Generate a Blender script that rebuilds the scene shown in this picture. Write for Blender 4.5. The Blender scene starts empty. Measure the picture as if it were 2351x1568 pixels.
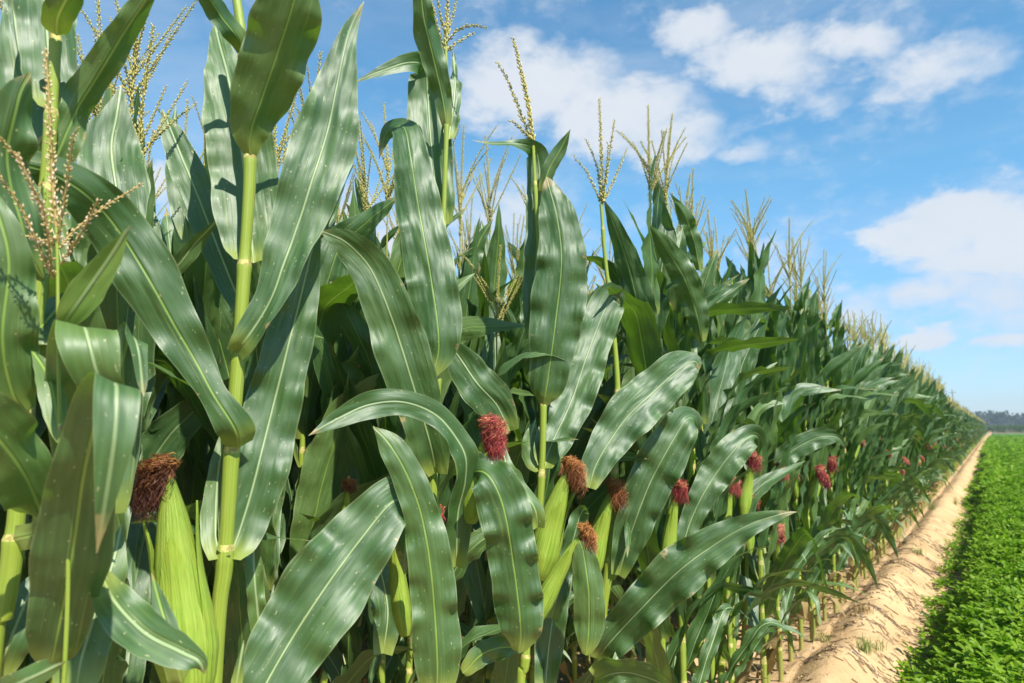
import bpy, math, random
import numpy as np
from mathutils import Vector, Matrix
random.seed(7); RNG = np.random.default_rng(7)
S = bpy.context.scene
COL = S.collection
R_ = math.radians

# ------------------------------------------------------------------ camera
CAM = np.array([0.0, 0.0, 1.35])
PITCH, YAW = R_(7.15), R_(34.9)
FPX = 683.0 / 0.43556                       # focal length in units of the 2351 px wide study picture
cR = np.array([math.cos(YAW), math.sin(YAW), 0.0])
cFh = np.array([-math.sin(YAW), math.cos(YAW), 0.0])
cF = cFh * math.cos(PITCH) + np.array([0, 0, math.sin(PITCH)])
cU = -cFh * math.sin(PITCH) + np.array([0, 0, math.cos(PITCH)])
cd = bpy.data.cameras.new('camera'); cam = bpy.data.objects.new('camera', cd); COL.objects.link(cam)
cam.matrix_world = Matrix(((cR[0], cU[0], -cF[0], CAM[0]), (cR[1], cU[1], -cF[1], CAM[1]), (cR[2], cU[2], -cF[2], CAM[2]), (0, 0, 0, 1)))
cd.sensor_width = 36.0; cd.lens = 36.0 * 683.0 / 1024.0
cd.clip_start = 0.05; cd.clip_end = 3000
cd.dof.use_dof = True; cd.dof.focus_distance = 1.6; cd.dof.aperture_fstop = 5.6
S.camera = cam

def direction(x, y):
    d = cR * ((x - 1175.5) / FPX) - cU * ((y - 784) / FPX) + cF
    return d
def P(x, y, depth):
    return CAM + direction(x, y) * depth

# ------------------------------------------------------------------ light, sky, exposure
SUN_EL = 48.0
sh = -0.84 * cFh + 0.52 * cR                 # horizontal direction towards the sun: behind the camera to the right
sh /= np.linalg.norm(sh)
sdir = Vector((sh[0] * math.cos(R_(SUN_EL)), sh[1] * math.cos(R_(SUN_EL)), math.sin(R_(SUN_EL))))
sl = bpy.data.lights.new('sun', 'SUN'); sl.energy = 5.0; sl.angle = R_(0.53); sl.color = (1.0, 0.95, 0.86)
so = bpy.data.objects.new('sun', sl); COL.objects.link(so)
so.rotation_euler = sdir.to_track_quat('Z', 'Y').to_euler(); so.location = (0, -5, 12)
S.view_settings.view_transform = 'Standard'; S.view_settings.look = 'None'
S.view_settings.gamma = 1.0; S.view_settings.exposure = 0.76; S.view_settings.use_curve_mapping = False

def build_world():
    w = bpy.data.worlds.new('World'); S.world = w; w.use_nodes = True
    nt = w.node_tree; N = nt.nodes; K = nt.links; N.clear()
    out = N.new('ShaderNodeOutputWorld')
    sky = N.new('ShaderNodeTexSky'); sky.sky_type = 'NISHITA'; sky.sun_disc = False
    sky.sun_elevation = R_(SUN_EL); sky.sun_rotation = math.atan2(sh[0], sh[1])
    sky.altitude = 0; sky.air_density = 1.0; sky.dust_density = 0.25; sky.ozone_density = 2.0
    geo = N.new('ShaderNodeTexCoord')
    sep = N.new('ShaderNodeSeparateXYZ'); K.new(geo.outputs['Generated'], sep.inputs[0])
    def M(op, a, b=None, c=None):
        n = N.new('ShaderNodeMath'); n.operation = op
        for i, v in enumerate((a, b, c)):
            if v is None: continue
            if hasattr(v, 'links'): K.new(v, n.inputs[i])
            else: n.inputs[i].default_value = v
        return n.outputs[0]
    az = M('ARCTAN2', sep.outputs[0], sep.outputs[1])
    el = M('ARCSINE', sep.outputs[2])
    cmb = N.new('ShaderNodeCombineXYZ'); K.new(az, cmb.inputs[0]); K.new(el, cmb.inputs[1])
    # noise that warps and tears the cloud outlines
    def noise(scale, detail, rough, vec=None, dist=0.0):
        n = N.new('ShaderNodeTexNoise'); n.inputs['Scale'].default_value = scale; n.inputs['Detail'].default_value = detail
        n.inputs['Roughness'].default_value = rough; n.inputs['Distortion'].default_value = dist
        K.new(vec or geo.outputs['Generated'], n.inputs['Vector']); return n
    st = N.new('ShaderNodeVectorMath'); st.operation = 'MULTIPLY'; st.inputs[1].default_value = (1, 1, 1.7)
    K.new(geo.outputs['Generated'], st.inputs[0])
    n1 = noise(9.0, 8, 0.60, st.outputs[0], 0.15)
    n2 = noise(26.0, 5, 0.6, st.outputs[0])
    n0 = noise(6.0, 5, 0.6, st.outputs[0])
    wv = N.new('ShaderNodeVectorMath'); wv.operation = 'SUBTRACT'; wv.inputs[1].default_value = (.5, .5, .5); K.new(n1.outputs['Color'], wv.inputs[0])
    ws = N.new('ShaderNodeVectorMath'); ws.operation = 'SCALE'; ws.inputs['Scale'].default_value = 0.11; K.new(wv.outputs[0], ws.inputs[0])
    wp = N.new('ShaderNodeVectorMath'); wp.operation = 'ADD'; K.new(cmb.outputs[0], wp.inputs[0]); K.new(ws.outputs[0], wp.inputs[1])
    CL = [(1240, 195, 215, 120, 1), (1420, 265, 200, 95, 1), (1180, 110, 90, 60, .6), (1550, 315, 120, 60, .8),
          (1590, 75, 120, 80, .85), (1740, 160, 160, 85, .85), (1830, 215, 140, 55, .65), (1985, 105, 105, 75, .75), (2120, 160, 190, 75, .72), (2250, 150, 110, 55, .45),
          (2120, 545, 170, 70, 1.25), (2200, 485, 160, 80, 1.25), (2310, 545, 140, 110, 1.25), (2240, 600, 220, 60, .8), (2180, 680, 300, 55, .6), (2310, 720, 180, 50, .5),
          (2145, 768, 72, 38, .95), (2320, 795, 95, 32, .7), (1955, 705, 95, 60, .65), (1780, 630, 130, 80, .5), (345, 430, 75, 80, .9), (800, 560, 260, 140, .7), (1150, 480, 200, 130, .6),
          (1710, 350, 70, 40, .5), (-500, 250, 400, 150, .9), (-1300, 500, 300, 200, .9), (3000, 300, 300, 120, .9)]
    fld = None
    for (x, y, rx, ry, wgt) in CL:
        d = direction(x, y); d /= np.linalg.norm(d)
        a0, e0 = math.atan2(d[0], d[1]), math.asin(d[2])
        d2 = direction(x + 20, y); d2 /= np.linalg.norm(d2); d3 = direction(x, y - 20); d3 /= np.linalg.norm(d3)
        ra = rx * abs(math.atan2(d2[0], d2[1]) - a0) / 20; re = ry * abs(math.asin(d3[2]) - e0) / 20
        sb = N.new('ShaderNodeVectorMath'); sb.operation = 'SUBTRACT'; K.new(wp.outputs[0], sb.inputs[0]); sb.inputs[1].default_value = (a0, e0, 0)
        ml = N.new('ShaderNodeVectorMath'); ml.operation = 'MULTIPLY'; K.new(sb.outputs[0], ml.inputs[0]); ml.inputs[1].default_value = (1 / ra, 1 / re, 0)
        dt = N.new('ShaderNodeVectorMath'); dt.operation = 'DOT_PRODUCT'; K.new(ml.outputs[0], dt.inputs[0]); K.new(ml.outputs[0], dt.inputs[1])
        v = M('MULTIPLY', M('SUBTRACT', 1.32, dt.outputs['Value']), wgt)
        v = M('MAXIMUM', v, 0.0)
        fld = v if fld is None else M('SMOOTH_MAX', fld, v, 0.15)
    nn = M('ADD', M('MULTIPLY', M('SUBTRACT', n1.outputs['Fac'], 0.5), 2.0), M('MULTIPLY', M('SUBTRACT', n2.outputs['Fac'], 0.5), 0.9))
    dens = M('ADD', fld, nn)
    ramp = N.new('ShaderNodeMapRange'); ramp.interpolation_type = 'SMOOTHSTEP'
    K.new(dens, ramp.inputs['Value']); ramp.inputs['From Min'].default_value = -0.02; ramp.inputs['From Max'].default_value = 1.12
    # thin high veil, stretched sideways
    sv = N.new('ShaderNodeVectorMath'); sv.operation = 'MULTIPLY'; sv.inputs[1].default_value = (1.3, 1.8, 5); K.new(geo.outputs['Generated'], sv.inputs[0])
    n3 = noise(2.2, 6, 0.55, sv.outputs[0], 0.4)
    veil = N.new('ShaderNodeMapRange'); veil.interpolation_type = 'SMOOTHSTEP'; K.new(n3.outputs['Fac'], veil.inputs['Value'])
    veil.inputs['From Min'].default_value = 0.42; veil.inputs['From Max'].default_value = 0.80; veil.inputs['To Max'].default_value = 0.32
    fac = M('MAXIMUM', ramp.outputs[0], veil.outputs[0])
    fac = M('MULTIPLY', fac, 0.93)
    # sky colour
    hs = N.new('ShaderNodeHueSaturation'); hs.inputs['Saturation'].default_value = 1.08; hs.inputs['Value'].default_value = 1.0
    K.new(sky.outputs[0], hs.inputs['Color'])
    tint = N.new('ShaderNodeMix'); tint.data_type = 'RGBA'; tint.blend_type = 'MULTIPLY'; tint.inputs['Factor'].default_value = 1.0
    K.new(hs.outputs[0], tint.inputs['A']); 
    tl = N.new('ShaderNodeMix'); tl.data_type = 'RGBA'; K.new(M('MULTIPLY', sep.outputs[2], 3.0), tl.inputs['Factor']); tl.inputs['Factor'].default_value = 1
    tl.inputs['A'].default_value = (0.64, 0.78, 1.06, 1); tl.inputs['B'].default_value = (0.80, 1.25, 1.24, 1); K.new(tl.outputs['Result'], tint.inputs['B'])
    cc = N.new('ShaderNodeMix'); cc.data_type = 'RGBA'
    K.new(n0.outputs['Fac'], cc.inputs['Factor']); cc.inputs['A'].default_value = (4.0, 4.5, 5.2, 1); cc.inputs['B'].default_value = (5.3, 5.4, 5.5, 1)
    mx = N.new('ShaderNodeMix'); mx.data_type = 'RGBA'; K.new(fac, mx.inputs['Factor']); K.new(tint.outputs['Result'], mx.inputs['A']); K.new(cc.outputs['Result'], mx.inputs['B'])
    bg = N.new('ShaderNodeBackground'); bg.inputs['Strength'].default_value = 0.10
    K.new(mx.outputs['Result'], bg.inputs['Color']); K.new(bg.outputs[0], out.inputs['Surface'])
build_world()
S.render.engine = 'CYCLES'
cy = S.cycles
cy.max_bounces = 7; cy.diffuse_bounces = 3; cy.glossy_bounces = 3; cy.transmission_bounces = 4; cy.transparent_max_bounces = 4
cy.use_denoising = True; cy.caustics_reflective = False; cy.caustics_refractive = False
cy.sample_clamp_indirect = 4.0

# ------------------------------------------------------------------ materials
def new_mat(name):
    m = bpy.data.materials.new(name); m.use_nodes = True
    nt = m.node_tree; nt.nodes.clear()
    return m, nt.nodes, nt.links
class NB:
    def __init__(s, name):
        s.m, s.N, s.K = new_mat(name)
    def node(s, t, **kw):
        n = s.N.new(t)
        for k, v in kw.items(): setattr(n, k, v)
        return n
    def put(s, sock, v):
        if hasattr(v, 'links'): s.K.new(v, sock)
        elif isinstance(v, (tuple, list)) and len(v) == 3 and sock.type == 'RGBA': sock.default_value = (*v, 1)
        else: sock.default_value = v
    def math(s, op, a, b=None, c=None):
        n = s.N.new('ShaderNodeMath'); n.operation = op
        for i, v in enumerate((a, b, c)):
            if v is not None: s.put(n.inputs[i], v)
        return n.outputs[0]
    def mix(s, f, a, b, blend='MIX'):
        n = s.N.new('ShaderNodeMix'); n.data_type = 'RGBA'; n.blend_type = blend
        s.put(n.inputs['Factor'], f); s.put(n.inputs['A'], a); s.put(n.inputs['B'], b); return n.outputs['Result']
    def noise(s, vec, scale=5, detail=3, rough=.5, dist=0.0):
        n = s.N.new('ShaderNodeTexNoise'); s.put(n.inputs['Scale'], scale); s.put(n.inputs['Detail'], detail); s.put(n.inputs['Roughness'], rough); s.put(n.inputs['Distortion'], dist)
        if vec is not None: s.K.new(vec, n.inputs['Vector'])
        return n
    def rng(s, v, a, b, c=0., d=1., smooth=True):
        n = s.N.new('ShaderNodeMapRange')
        if smooth: n.interpolation_type = 'SMOOTHSTEP'
        for i, x in zip(('Value', 'From Min', 'From Max', 'To Min', 'To Max'), (v, a, b, c, d)): s.put(n.inputs[i], x)
        return n.outputs[0]
    def vmul(s, v, t):
        n = s.N.new('ShaderNodeVectorMath'); n.operation = 'MULTIPLY'; s.K.new(v, n.inputs[0]); n.inputs[1].default_value = t; return n.outputs[0]
    def vadd(s, v, t):
        n = s.N.new('ShaderNodeVectorMath'); n.operation = 'ADD'; s.K.new(v, n.inputs[0]); s.put(n.inputs[1], t); return n.outputs[0]
    def bump(s, h, strength=.3, dist=.01, normal=None):
        n = s.N.new('ShaderNodeBump'); s.put(n.inputs['Height'], h); n.inputs['Strength'].default_value = strength; n.inputs['Distance'].default_value = dist
        if normal is not None: s.K.new(normal, n.inputs['Normal'])
        return n.outputs[0]
    def leafshader(s, col, tcol, tfac, rough, normal=None, spec=.5):
        p = s.N.new('ShaderNodeBsdfPrincipled'); s.put(p.inputs['Base Color'], col); s.put(p.inputs['Roughness'], rough); s.put(p.inputs['Specular IOR Level'], spec)
        t = s.N.new('ShaderNodeBsdfTranslucent'); s.put(t.inputs['Color'], tcol)
        if normal is not None: s.K.new(normal, p.inputs['Normal']); s.K.new(normal, t.inputs['Normal'])
        mx = s.N.new('ShaderNodeMixShader'); s.put(mx.inputs[0], tfac); s.K.new(p.outputs[0], mx.inputs[1]); s.K.new(t.outputs[0], mx.inputs[2])
        o = s.N.new('ShaderNodeOutputMaterial'); s.K.new(mx.outputs[0], o.inputs[0]); return s.m
    def plain(s, col, rough=.7, normal=None, spec=.3):
        p = s.N.new('ShaderNodeBsdfPrincipled'); s.put(p.inputs['Base Color'], col); s.put(p.inputs['Roughness'], rough); s.put(p.inputs['Specular IOR Level'], spec)
        if normal is not None: s.K.new(normal, p.inputs['Normal'])
        o = s.N.new('ShaderNodeOutputMaterial'); s.K.new(p.outputs[0], o.inputs[0]); return s.m

def leaf_material(name='corn_leaf', backlit=0.0):
    b = NB(name); uvn = b.node('ShaderNodeUVMap'); uv = uvn.outputs[0]
    sep = b.node('ShaderNodeSeparateXYZ'); b.K.new(uv, sep.inputs[0])
    u, v = sep.outputs[0], sep.outputs[1]          # u: metres across from the midrib, v: metres along
    obj = b.node('ShaderNodeObjectInfo'); rnd = obj.outputs['Random']
    off = b.node('ShaderNodeCombineXYZ'); b.K.new(b.math('MULTIPLY', rnd, 37.0), off.inputs[2])
    uvo = b.vadd(uv, off.outputs[0])
    geo = b.node('ShaderNodeNewGeometry'); back = geo.outputs['Backfacing']
    au = b.math('ABSOLUTE', u)
    mid = b.rng(au, 0.0008, 0.0027, 1.0, 0.0)
    mid = b.math('MULTIPLY', mid, b.rng(v, 0.30, 0.75, 1.0, 0.35))
    veins = b.noise(b.vmul(uvo, (700, 1.5, 1)), 1.0, 2, .6).outputs['Fac']
    veinw = b.noise(b.vmul(uvo, (190, 1.2, 1)), 1.0, 2, .5).outputs['Fac']
    mott = b.noise(b.vmul(uvo, (28, 7, 1)), 1.0, 4, .6).outputs['Fac']
    base = b.mix(b.rng(mott, .3, .7), (0.025, 0.078, 0.013), (0.058, 0.128, 0.028))
    under = b.mix(b.rng(mott, .3, .7), (0.025, 0.080, 0.012), (0.058, 0.130, 0.026))
    col = b.mix(back, base, under)
    col = b.mix(b.math('MULTIPLY', b.rng(veinw, .50, .66), .45), col, (0.075, 0.16, 0.04))
    col = b.mix(b.math('MULTIPLY', b.rng(veinw, .46, .34), .45), col, (0.026, 0.072, 0.018))
    dust = b.noise(b.vmul(uvo, (60, 26, 1)), 1.0, 5, .75).outputs['Fac']
    col = b.mix(b.math('MULTIPLY', b.rng(dust, .56, .74), .12), col, (0.20, 0.23, 0.13))
    col = b.mix(b.math('MULTIPLY', b.rng(rnd, .70, .98), .60), col, (0.030, 0.088, 0.010))
    col = b.mix(b.math('MULTIPLY', b.rng(rnd, .42, .05), .45), col, (0.130, 0.215, 0.034))
    if backlit: col = b.mix(backlit, col, (0.20, 0.33, 0.05))  # young-leaf lime, lightened to paint the sun coming through the blade
    midc = b.mix(back, (0.31, 0.41, 0.18), (0.20, 0.32, 0.045))
    col = b.mix(mid, col, midc)
    basef = b.rng(v, 0.006, 0.055, 1.0, 0.0)
    col = b.mix(b.math('MULTIPLY', basef, .85), col, (0.26, 0.32, 0.05))
    # pale insect specks and the odd brown fleck
    sp = b.noise(b.vmul(uvo, (260, 120, 1)), 1.0, 1, .5).outputs['Fac']
    col = b.mix(b.math('MULTIPLY', b.rng(sp, .72, .76), .75), col, (0.42, 0.40, 0.20))
    br = b.noise(b.vmul(uvo, (55, 22, 1)), 1.0, 3, .6).outputs['Fac']
    col = b.mix(b.math('MULTIPLY', b.rng(br, .73, .78), .8), col, (0.16, 0.10, 0.035))
    h = b.math('ADD', b.math('MULTIPLY', veins, .25), b.math('MULTIPLY', veinw, .9))
    crk = b.noise(b.vmul(uvo, (30, 9, 1)), 1.0, 2, .35).outputs['Fac']
    n = b.bump(h, .26, .0028)
    n = b.bump(crk, .40, .038, n)
    n = b.bump(b.math('MULTIPLY', mid, 1.0), .5, .004, n)
    rough = b.math('ADD', .39, b.math('ADD', b.math('MULTIPLY', dust, .10),  b.math('ADD', b.math('MULTIPLY', veinw, .12), b.math('MULTIPLY', veins, .10))))
    tc = b.mix(mid, b.mix(veinw, (0.14, 0.33, 0.012), (0.23, 0.43, 0.025)), (0.45, 0.60, 0.10))
    bl = b.node('ShaderNodeAttribute', attribute_name='blade'); bs = b.node('ShaderNodeSeparateXYZ'); b.K.new(bl.outputs['Vector'], bs.inputs[0]); s_, ac = bs.outputs[0], bs.outputs[1]
    edge = b.noise(b.vmul(uvo, (9, 16, 1)), 1.0, 4, .7).outputs['Fac']
    col = b.mix(b.math('MULTIPLY', b.rng(ac, .93, .99), .35), col, (0.30, 0.34, 0.16))
    worn = b.rng(b.math('ADD', b.math('MULTIPLY', ac, .22), edge), .84, .90)
    tip = b.rng(b.math('ADD', s_, b.math('MULTIPLY', b.math('SUBTRACT', edge, .5), .35)), .93, 1.0)
    tip = b.math('MULTIPLY', tip, b.rng(rnd, .1, .6))
    col = b.mix(b.math('MULTIPLY', b.math('MAXIMUM', worn, tip), .85), col, (0.34, 0.25, 0.10))
    ys = b.noise(b.vmul(uvo, (330, 5, 1)), 1.0, 2, .5).outputs['Fac']
    col = b.mix(b.math('MULTIPLY', b.rng(ys, .66, .72), .55), col, (0.24, 0.27, 0.06))
    return b.leafshader(col, tc, .20, rough, n, 1.0)

def stalk_material():
    b = NB('corn_stalk'); uv = b.node('ShaderNodeUVMap').outputs[0]
    sep = b.node('ShaderNodeSeparateXYZ'); b.K.new(uv, sep.inputs[0]); v = sep.outputs[1]
    st = b.noise(b.vmul(uv, (34, 2.2, 1)), 1.0, 4, .6).outputs['Fac']
    blot = b.noise(b.vmul(uv, (5, 9, 1)), 1.0, 4, .6).outputs['Fac']
    col = b.mix(b.rng(st, .3, .7), (0.20, 0.28, 0.028), (0.31, 0.39, 0.055))
    col = b.mix(b.math('MULTIPLY', b.rng(blot, .5, .75), .5), col, (0.36, 0.40, 0.10))
    col = b.mix(b.math('MULTIPLY', b.rng(blot, .64, .74), .6), col, (0.20, 0.11, 0.05))
    low = b.rng(v, 0.02, 0.28, 1.0, 0.0)
    col = b.mix(b.math('MULTIPLY', low, .55), col, (0.40, 0.30, 0.13))
    n = b.bump(st, .35, .003)
    return b.leafshader(col, (0.35, 0.45, 0.04), .12, .42, n, .45)

def husk_material():
    b = NB('corn_husk'); uv = b.node('ShaderNodeUVMap').outputs[0]
    st = b.noise(b.vmul(uv, (46, 1.6, 1)), 1.0, 4, .65, .2).outputs['Fac']
    big = b.noise(b.vmul(uv, (3, 4, 1)), 1.0, 3, .5).outputs['Fac']
    col = b.mix(b.rng(st, .3, .7), (0.19, 0.32, 0.024), (0.37, 0.48, 0.075))
    col = b.mix(b.math('MULTIPLY', b.rng(big, .4, .7), .45), col, (0.36, 0.42, 0.05))
    bl = b.noise(b.vmul(uv, (7, 5, 1)), 1.0, 4, .65).outputs['Fac']; col = b.mix(b.math('MULTIPLY', b.rng(bl, .62, .72), .55), col, (0.30, 0.20, 0.07))
    n = b.bump(st, .8, .006)
    return b.leafshader(col, (0.46, 0.56, 0.05), .20, .40, n, .4)

def silk_material(name, tip, mid, root):
    b = NB(name); uv = b.node('ShaderNodeUVMap').outputs[0]
    sep = b.node('ShaderNodeSeparateXYZ'); b.K.new(uv, sep.inputs[0])
    rp = b.node('ShaderNodeValToRGB'); cr = rp.color_ramp
    cr.elements[0].position = 0.0; cr.elements[0].color = (*root, 1); cr.elements[1].position = 1.0; cr.elements[1].color = (*tip, 1)
    e = cr.elements.new(.38); e.color = (*mid, 1)
    b.K.new(b.math('ADD', sep.outputs[1], b.math('MULTIPLY', b.math('SUBTRACT', sep.outputs[0], .5), .9)), rp.inputs[0])
    return b.leafshader(rp.outputs[0], rp.outputs[0], .25, .45, None, .4)

def tassel_material():
    b = NB('corn_tassel'); uv = b.node('ShaderNodeUVMap').outputs[0]
    sep = b.node('ShaderNodeSeparateXYZ'); b.K.new(uv, sep.inputs[0])
    col = b.mix(sep.outputs[0], (0.33, 0.32, 0.08), (0.66, 0.56, 0.22))
    return b.leafshader(col, (0.60, 0.54, 0.14), .25, .6, None, .2)
def ripe_tassel_material():
    b = NB('ripe_tassel'); uv = b.node('ShaderNodeUVMap').outputs[0]
    sep = b.node('ShaderNodeSeparateXYZ'); b.K.new(uv, sep.inputs[0])
    rp = b.node('ShaderNodeValToRGB'); cr = rp.color_ramp
    cr.elements[0].color = (0.40, 0.30, 0.10, 1); cr.elements[1].color = (0.80, 0.62, 0.46, 1)
    e = cr.elements.new(.5); e.color = (0.66, 0.50, 0.24, 1)
    b.K.new(sep.outputs[0], rp.inputs[0])
    return b.leafshader(rp.outputs[0], rp.outputs[0], .2, .65, None, .2)

def ground_material():
    b = NB('sandy_soil'); tc = b.node('ShaderNodeTexCoord').outputs['Object']
    sep = b.node('ShaderNodeSeparateXYZ'); b.K.new(tc, sep.inputs[0])
    n1 = b.noise(tc, 3.0, 6, .6).outputs['Fac']; n2 = b.noise(tc, 60, 4, .7).outputs['Fac']; n3 = b.noise(b.vmul(tc, (14, 46, 14)), 1.0, 4, .6, .5).outputs['Fac']
    col = b.mix(b.rng(n1, .3, .7), (0.45, 0.295, 0.148), (0.57, 0.395, 0.212))
    col = b.mix(b.math('MULTIPLY', b.rng(n2, .55, .75), .45), col, (0.30, 0.18, 0.09))
    col = b.mix(b.math('MULTIPLY', b.rng(n3, .60, .74), .55), col, (0.24, 0.15, 0.08))
    # darker soil under the peanut rows and weeds far out
    far = b.math('MULTIPLY', b.rng(sep.outputs[0], -0.20, -0.10), 1.0)
    col = b.mix(b.math('MULTIPLY', far, .75), col, (0.10, 0.075, 0.035))
    n = b.bump(b.math('ADD', n2, b.math('MULTIPLY', n3, 1.4)), .55, .012)
    return b.plain(col, .9, n, .15)

def simple_leaf(name, c0, c1, tcol, tf=.3, rough=.45, scale=1.0, spec=.4):
    b = NB(name); geo = b.node('ShaderNodeNewGeometry')
    rnd = geo.outputs['Random Per Island']
    tc = b.node('ShaderNodeTexCoord').outputs['Object']
    n = b.noise(tc, scale, 2, .5).outputs['Fac']
    f = b.math('ADD', b.math('MULTIPLY', rnd, .7), b.math('MULTIPLY', n, .4))
    col = b.mix(f, c0, c1)
    return b.leafshader(col, tcol, tf, rough, None, spec)

def node_material():
    b = NB('stalk_joint'); tc = b.node('ShaderNodeTexCoord').outputs['Object']
    n = b.noise(tc, 90, 3, .6).outputs['Fac']
    return b.plain(b.mix(b.rng(n, .35, .65), (0.30, 0.24, 0.07), (0.52, 0.50, 0.16)), .6, b.bump(n, .4, .003), .3)
M_NODE = node_material()
M_LEAF = leaf_material(); M_BACKLIT = leaf_material('backlit_corn_leaf', .75); M_STALK = stalk_material(); M_HUSK = husk_material()
M_TAS = tassel_material(); M_RIPE = ripe_tassel_material()
SILKS = {'red': silk_material('red_silk', (0.28, 0.060, 0.045), (0.56, 0.075, 0.085), (0.72, 0.40, 0.18)),
         'brown': silk_material('brown_silk', (0.20, 0.080, 0.036), (0.50, 0.185, 0.060), (0.70, 0.36, 0.09)),
         'dark': silk_material('dark_silk', (0.075, 0.026, 0.016), (0.19, 0.060, 0.028), (0.46, 0.22, 0.05)),
         'pink': silk_material('pink_silk', (0.42, 0.100, 0.075), (0.66, 0.165, 0.135), (0.75, 0.48, 0.22))}
M_SOIL = ground_material()
M_PNUT = simple_leaf('peanut_leaf', (0.068, 0.155, 0.006), (0.220, 0.340, 0.016), (0.20, 0.46, 0.01), .32, .5, 1.5, .22)
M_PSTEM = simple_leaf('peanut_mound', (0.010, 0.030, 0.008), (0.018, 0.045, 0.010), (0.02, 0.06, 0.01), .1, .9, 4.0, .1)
M_WEED = simple_leaf('weed_blade', (0.10, 0.18, 0.03), (0.24, 0.30, 0.09), (0.25, 0.40, 0.05), .3, .6, 2.0, .2)
M_STRAW = simple_leaf('straw', (0.11, 0.065, 0.035), (0.30, 0.22, 0.14), (0.2, 0.14, 0.08), .05, .9, 3.0, .1)
M_PALE = simple_leaf('pale_straw', (0.38, 0.32, 0.25), (0.58, 0.52, 0.44), (0.3, 0.28, 0.2), .1, .8, 3.0, .1)
M_DRYLEAF = simple_leaf('dry_leaf', (0.22, 0.15, 0.06), (0.40, 0.30, 0.13), (0.3, 0.22, 0.08), .2, .8, 6.0, .15)
M_WOOD = simple_leaf('weathered_pole', (0.20, 0.18, 0.16), (0.28, 0.26, 0.24), (.1, .1, .1), .01, .9, 1.0, .1)
M_TREE = simple_leaf('far_tree_leaf', (0.022, 0.050, 0.022), (0.055, 0.090, 0.038), (0.05, 0.10, 0.02), .2, .7, .05, .15)
M_FARCROP = simple_leaf('far_crop_leaf', (0.030, 0.085, 0.020), (0.060, 0.125, 0.030), (0.08, 0.2, 0.02), .25, .6, .2, .2)

# ------------------------------------------------------------------ mesh helpers
def pad4(uvs):
    a = np.asarray(uvs, float); a = a.reshape(-1, a.shape[-1])
    return a if a.shape[1] == 4 else np.concatenate([a[:, :2], np.zeros((len(a), 2))], 1)
class MB:
    """collects quads / tris with uv and material index, links them as one mesh object"""
    def __init__(s): s.v = []; s.f = []; s.uv = []; s.mi = []; s.n = 0
    def add(s, verts, faces, uvs, mi=0):
        verts = np.asarray(verts, float).reshape(-1, 3); faces = np.asarray(faces, int)
        s.v.append(verts); s.f.append((faces + s.n)); s.uv.append(pad4(uvs)); s.mi.append(np.full(len(faces), mi, int)); s.n += len(verts)
    def arrays(s):
        """verts, quads (n,4; a triangle repeats its last corner), per-vertex uv, material index"""
        F = []
        for f in s.f:
            if f.shape[1] == 3: f = np.concatenate([f, f[:, 2:3]], 1)
            F.append(f)
        return np.concatenate(s.v), np.concatenate(F), np.concatenate(s.uv), np.concatenate(s.mi)
    def build(s, name, mats, parent=None, origin=None, smooth=True, link=True):
        V, F, UV, MI = s.arrays()
        return mesh_object(name, V, F, UV, MI, mats, parent, origin, smooth, link)

def mesh_object(name, V, F, UV, MI, mats, parent=None, origin=None, smooth=True, link=True):
    UV = pad4(UV)
    if origin is not None: V = V - np.asarray(origin)
    tri = F[:, 2] == F[:, 3]
    me = bpy.data.meshes.new(name)
    tot = np.where(tri, 3, 4); start = np.concatenate([[0], np.cumsum(tot)[:-1]])
    mask = np.ones(F.shape, bool); mask[tri, 3] = False
    loops = F[mask]
    me.vertices.add(len(V)); me.vertices.foreach_set('co', V.astype(np.float32).ravel())
    me.loops.add(len(loops)); me.loops.foreach_set('vertex_index', loops.astype(np.int32))
    me.polygons.add(len(F)); me.polygons.foreach_set('loop_start', start.astype(np.int32)); me.polygons.foreach_set('loop_total', tot.astype(np.int32))
    me.polygons.foreach_set('material_index', MI.astype(np.int32))
    me.polygons.foreach_set('use_smooth', np.full(len(F), smooth, bool))
    ul = me.uv_layers.new(name='UVMap'); ul.data.foreach_set('uv', UV[loops, :2].astype(np.float32).ravel())
    if UV[:, 2:].any():
        at = me.attributes.new('blade', 'FLOAT_VECTOR', 'POINT'); at.data.foreach_set('vector', np.concatenate([UV[:, 2:], UV[:, :1] * 0], 1).astype(np.float32).ravel())
    for m in (mats if isinstance(mats, (list, tuple)) else [mats]): me.materials.append(m)
    me.update(calc_edges=True)
    o = bpy.data.objects.new(name, me)
    if link: COL.objects.link(o)
    if parent is not None: o.parent = parent
    return o

def tag(o, label=None, cat=None, group=None, kind=None):
    for k, v in (('label', label), ('category', cat), ('group', group), ('kind', kind)):
        if v: o[k] = v
    return o
def empty(name, loc, label=None, cat=None, group=None):
    e = bpy.data.objects.new(name, None); COL.objects.link(e); e.location = loc; e.empty_display_size = .1
    return tag(e, label, cat, group)

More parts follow.
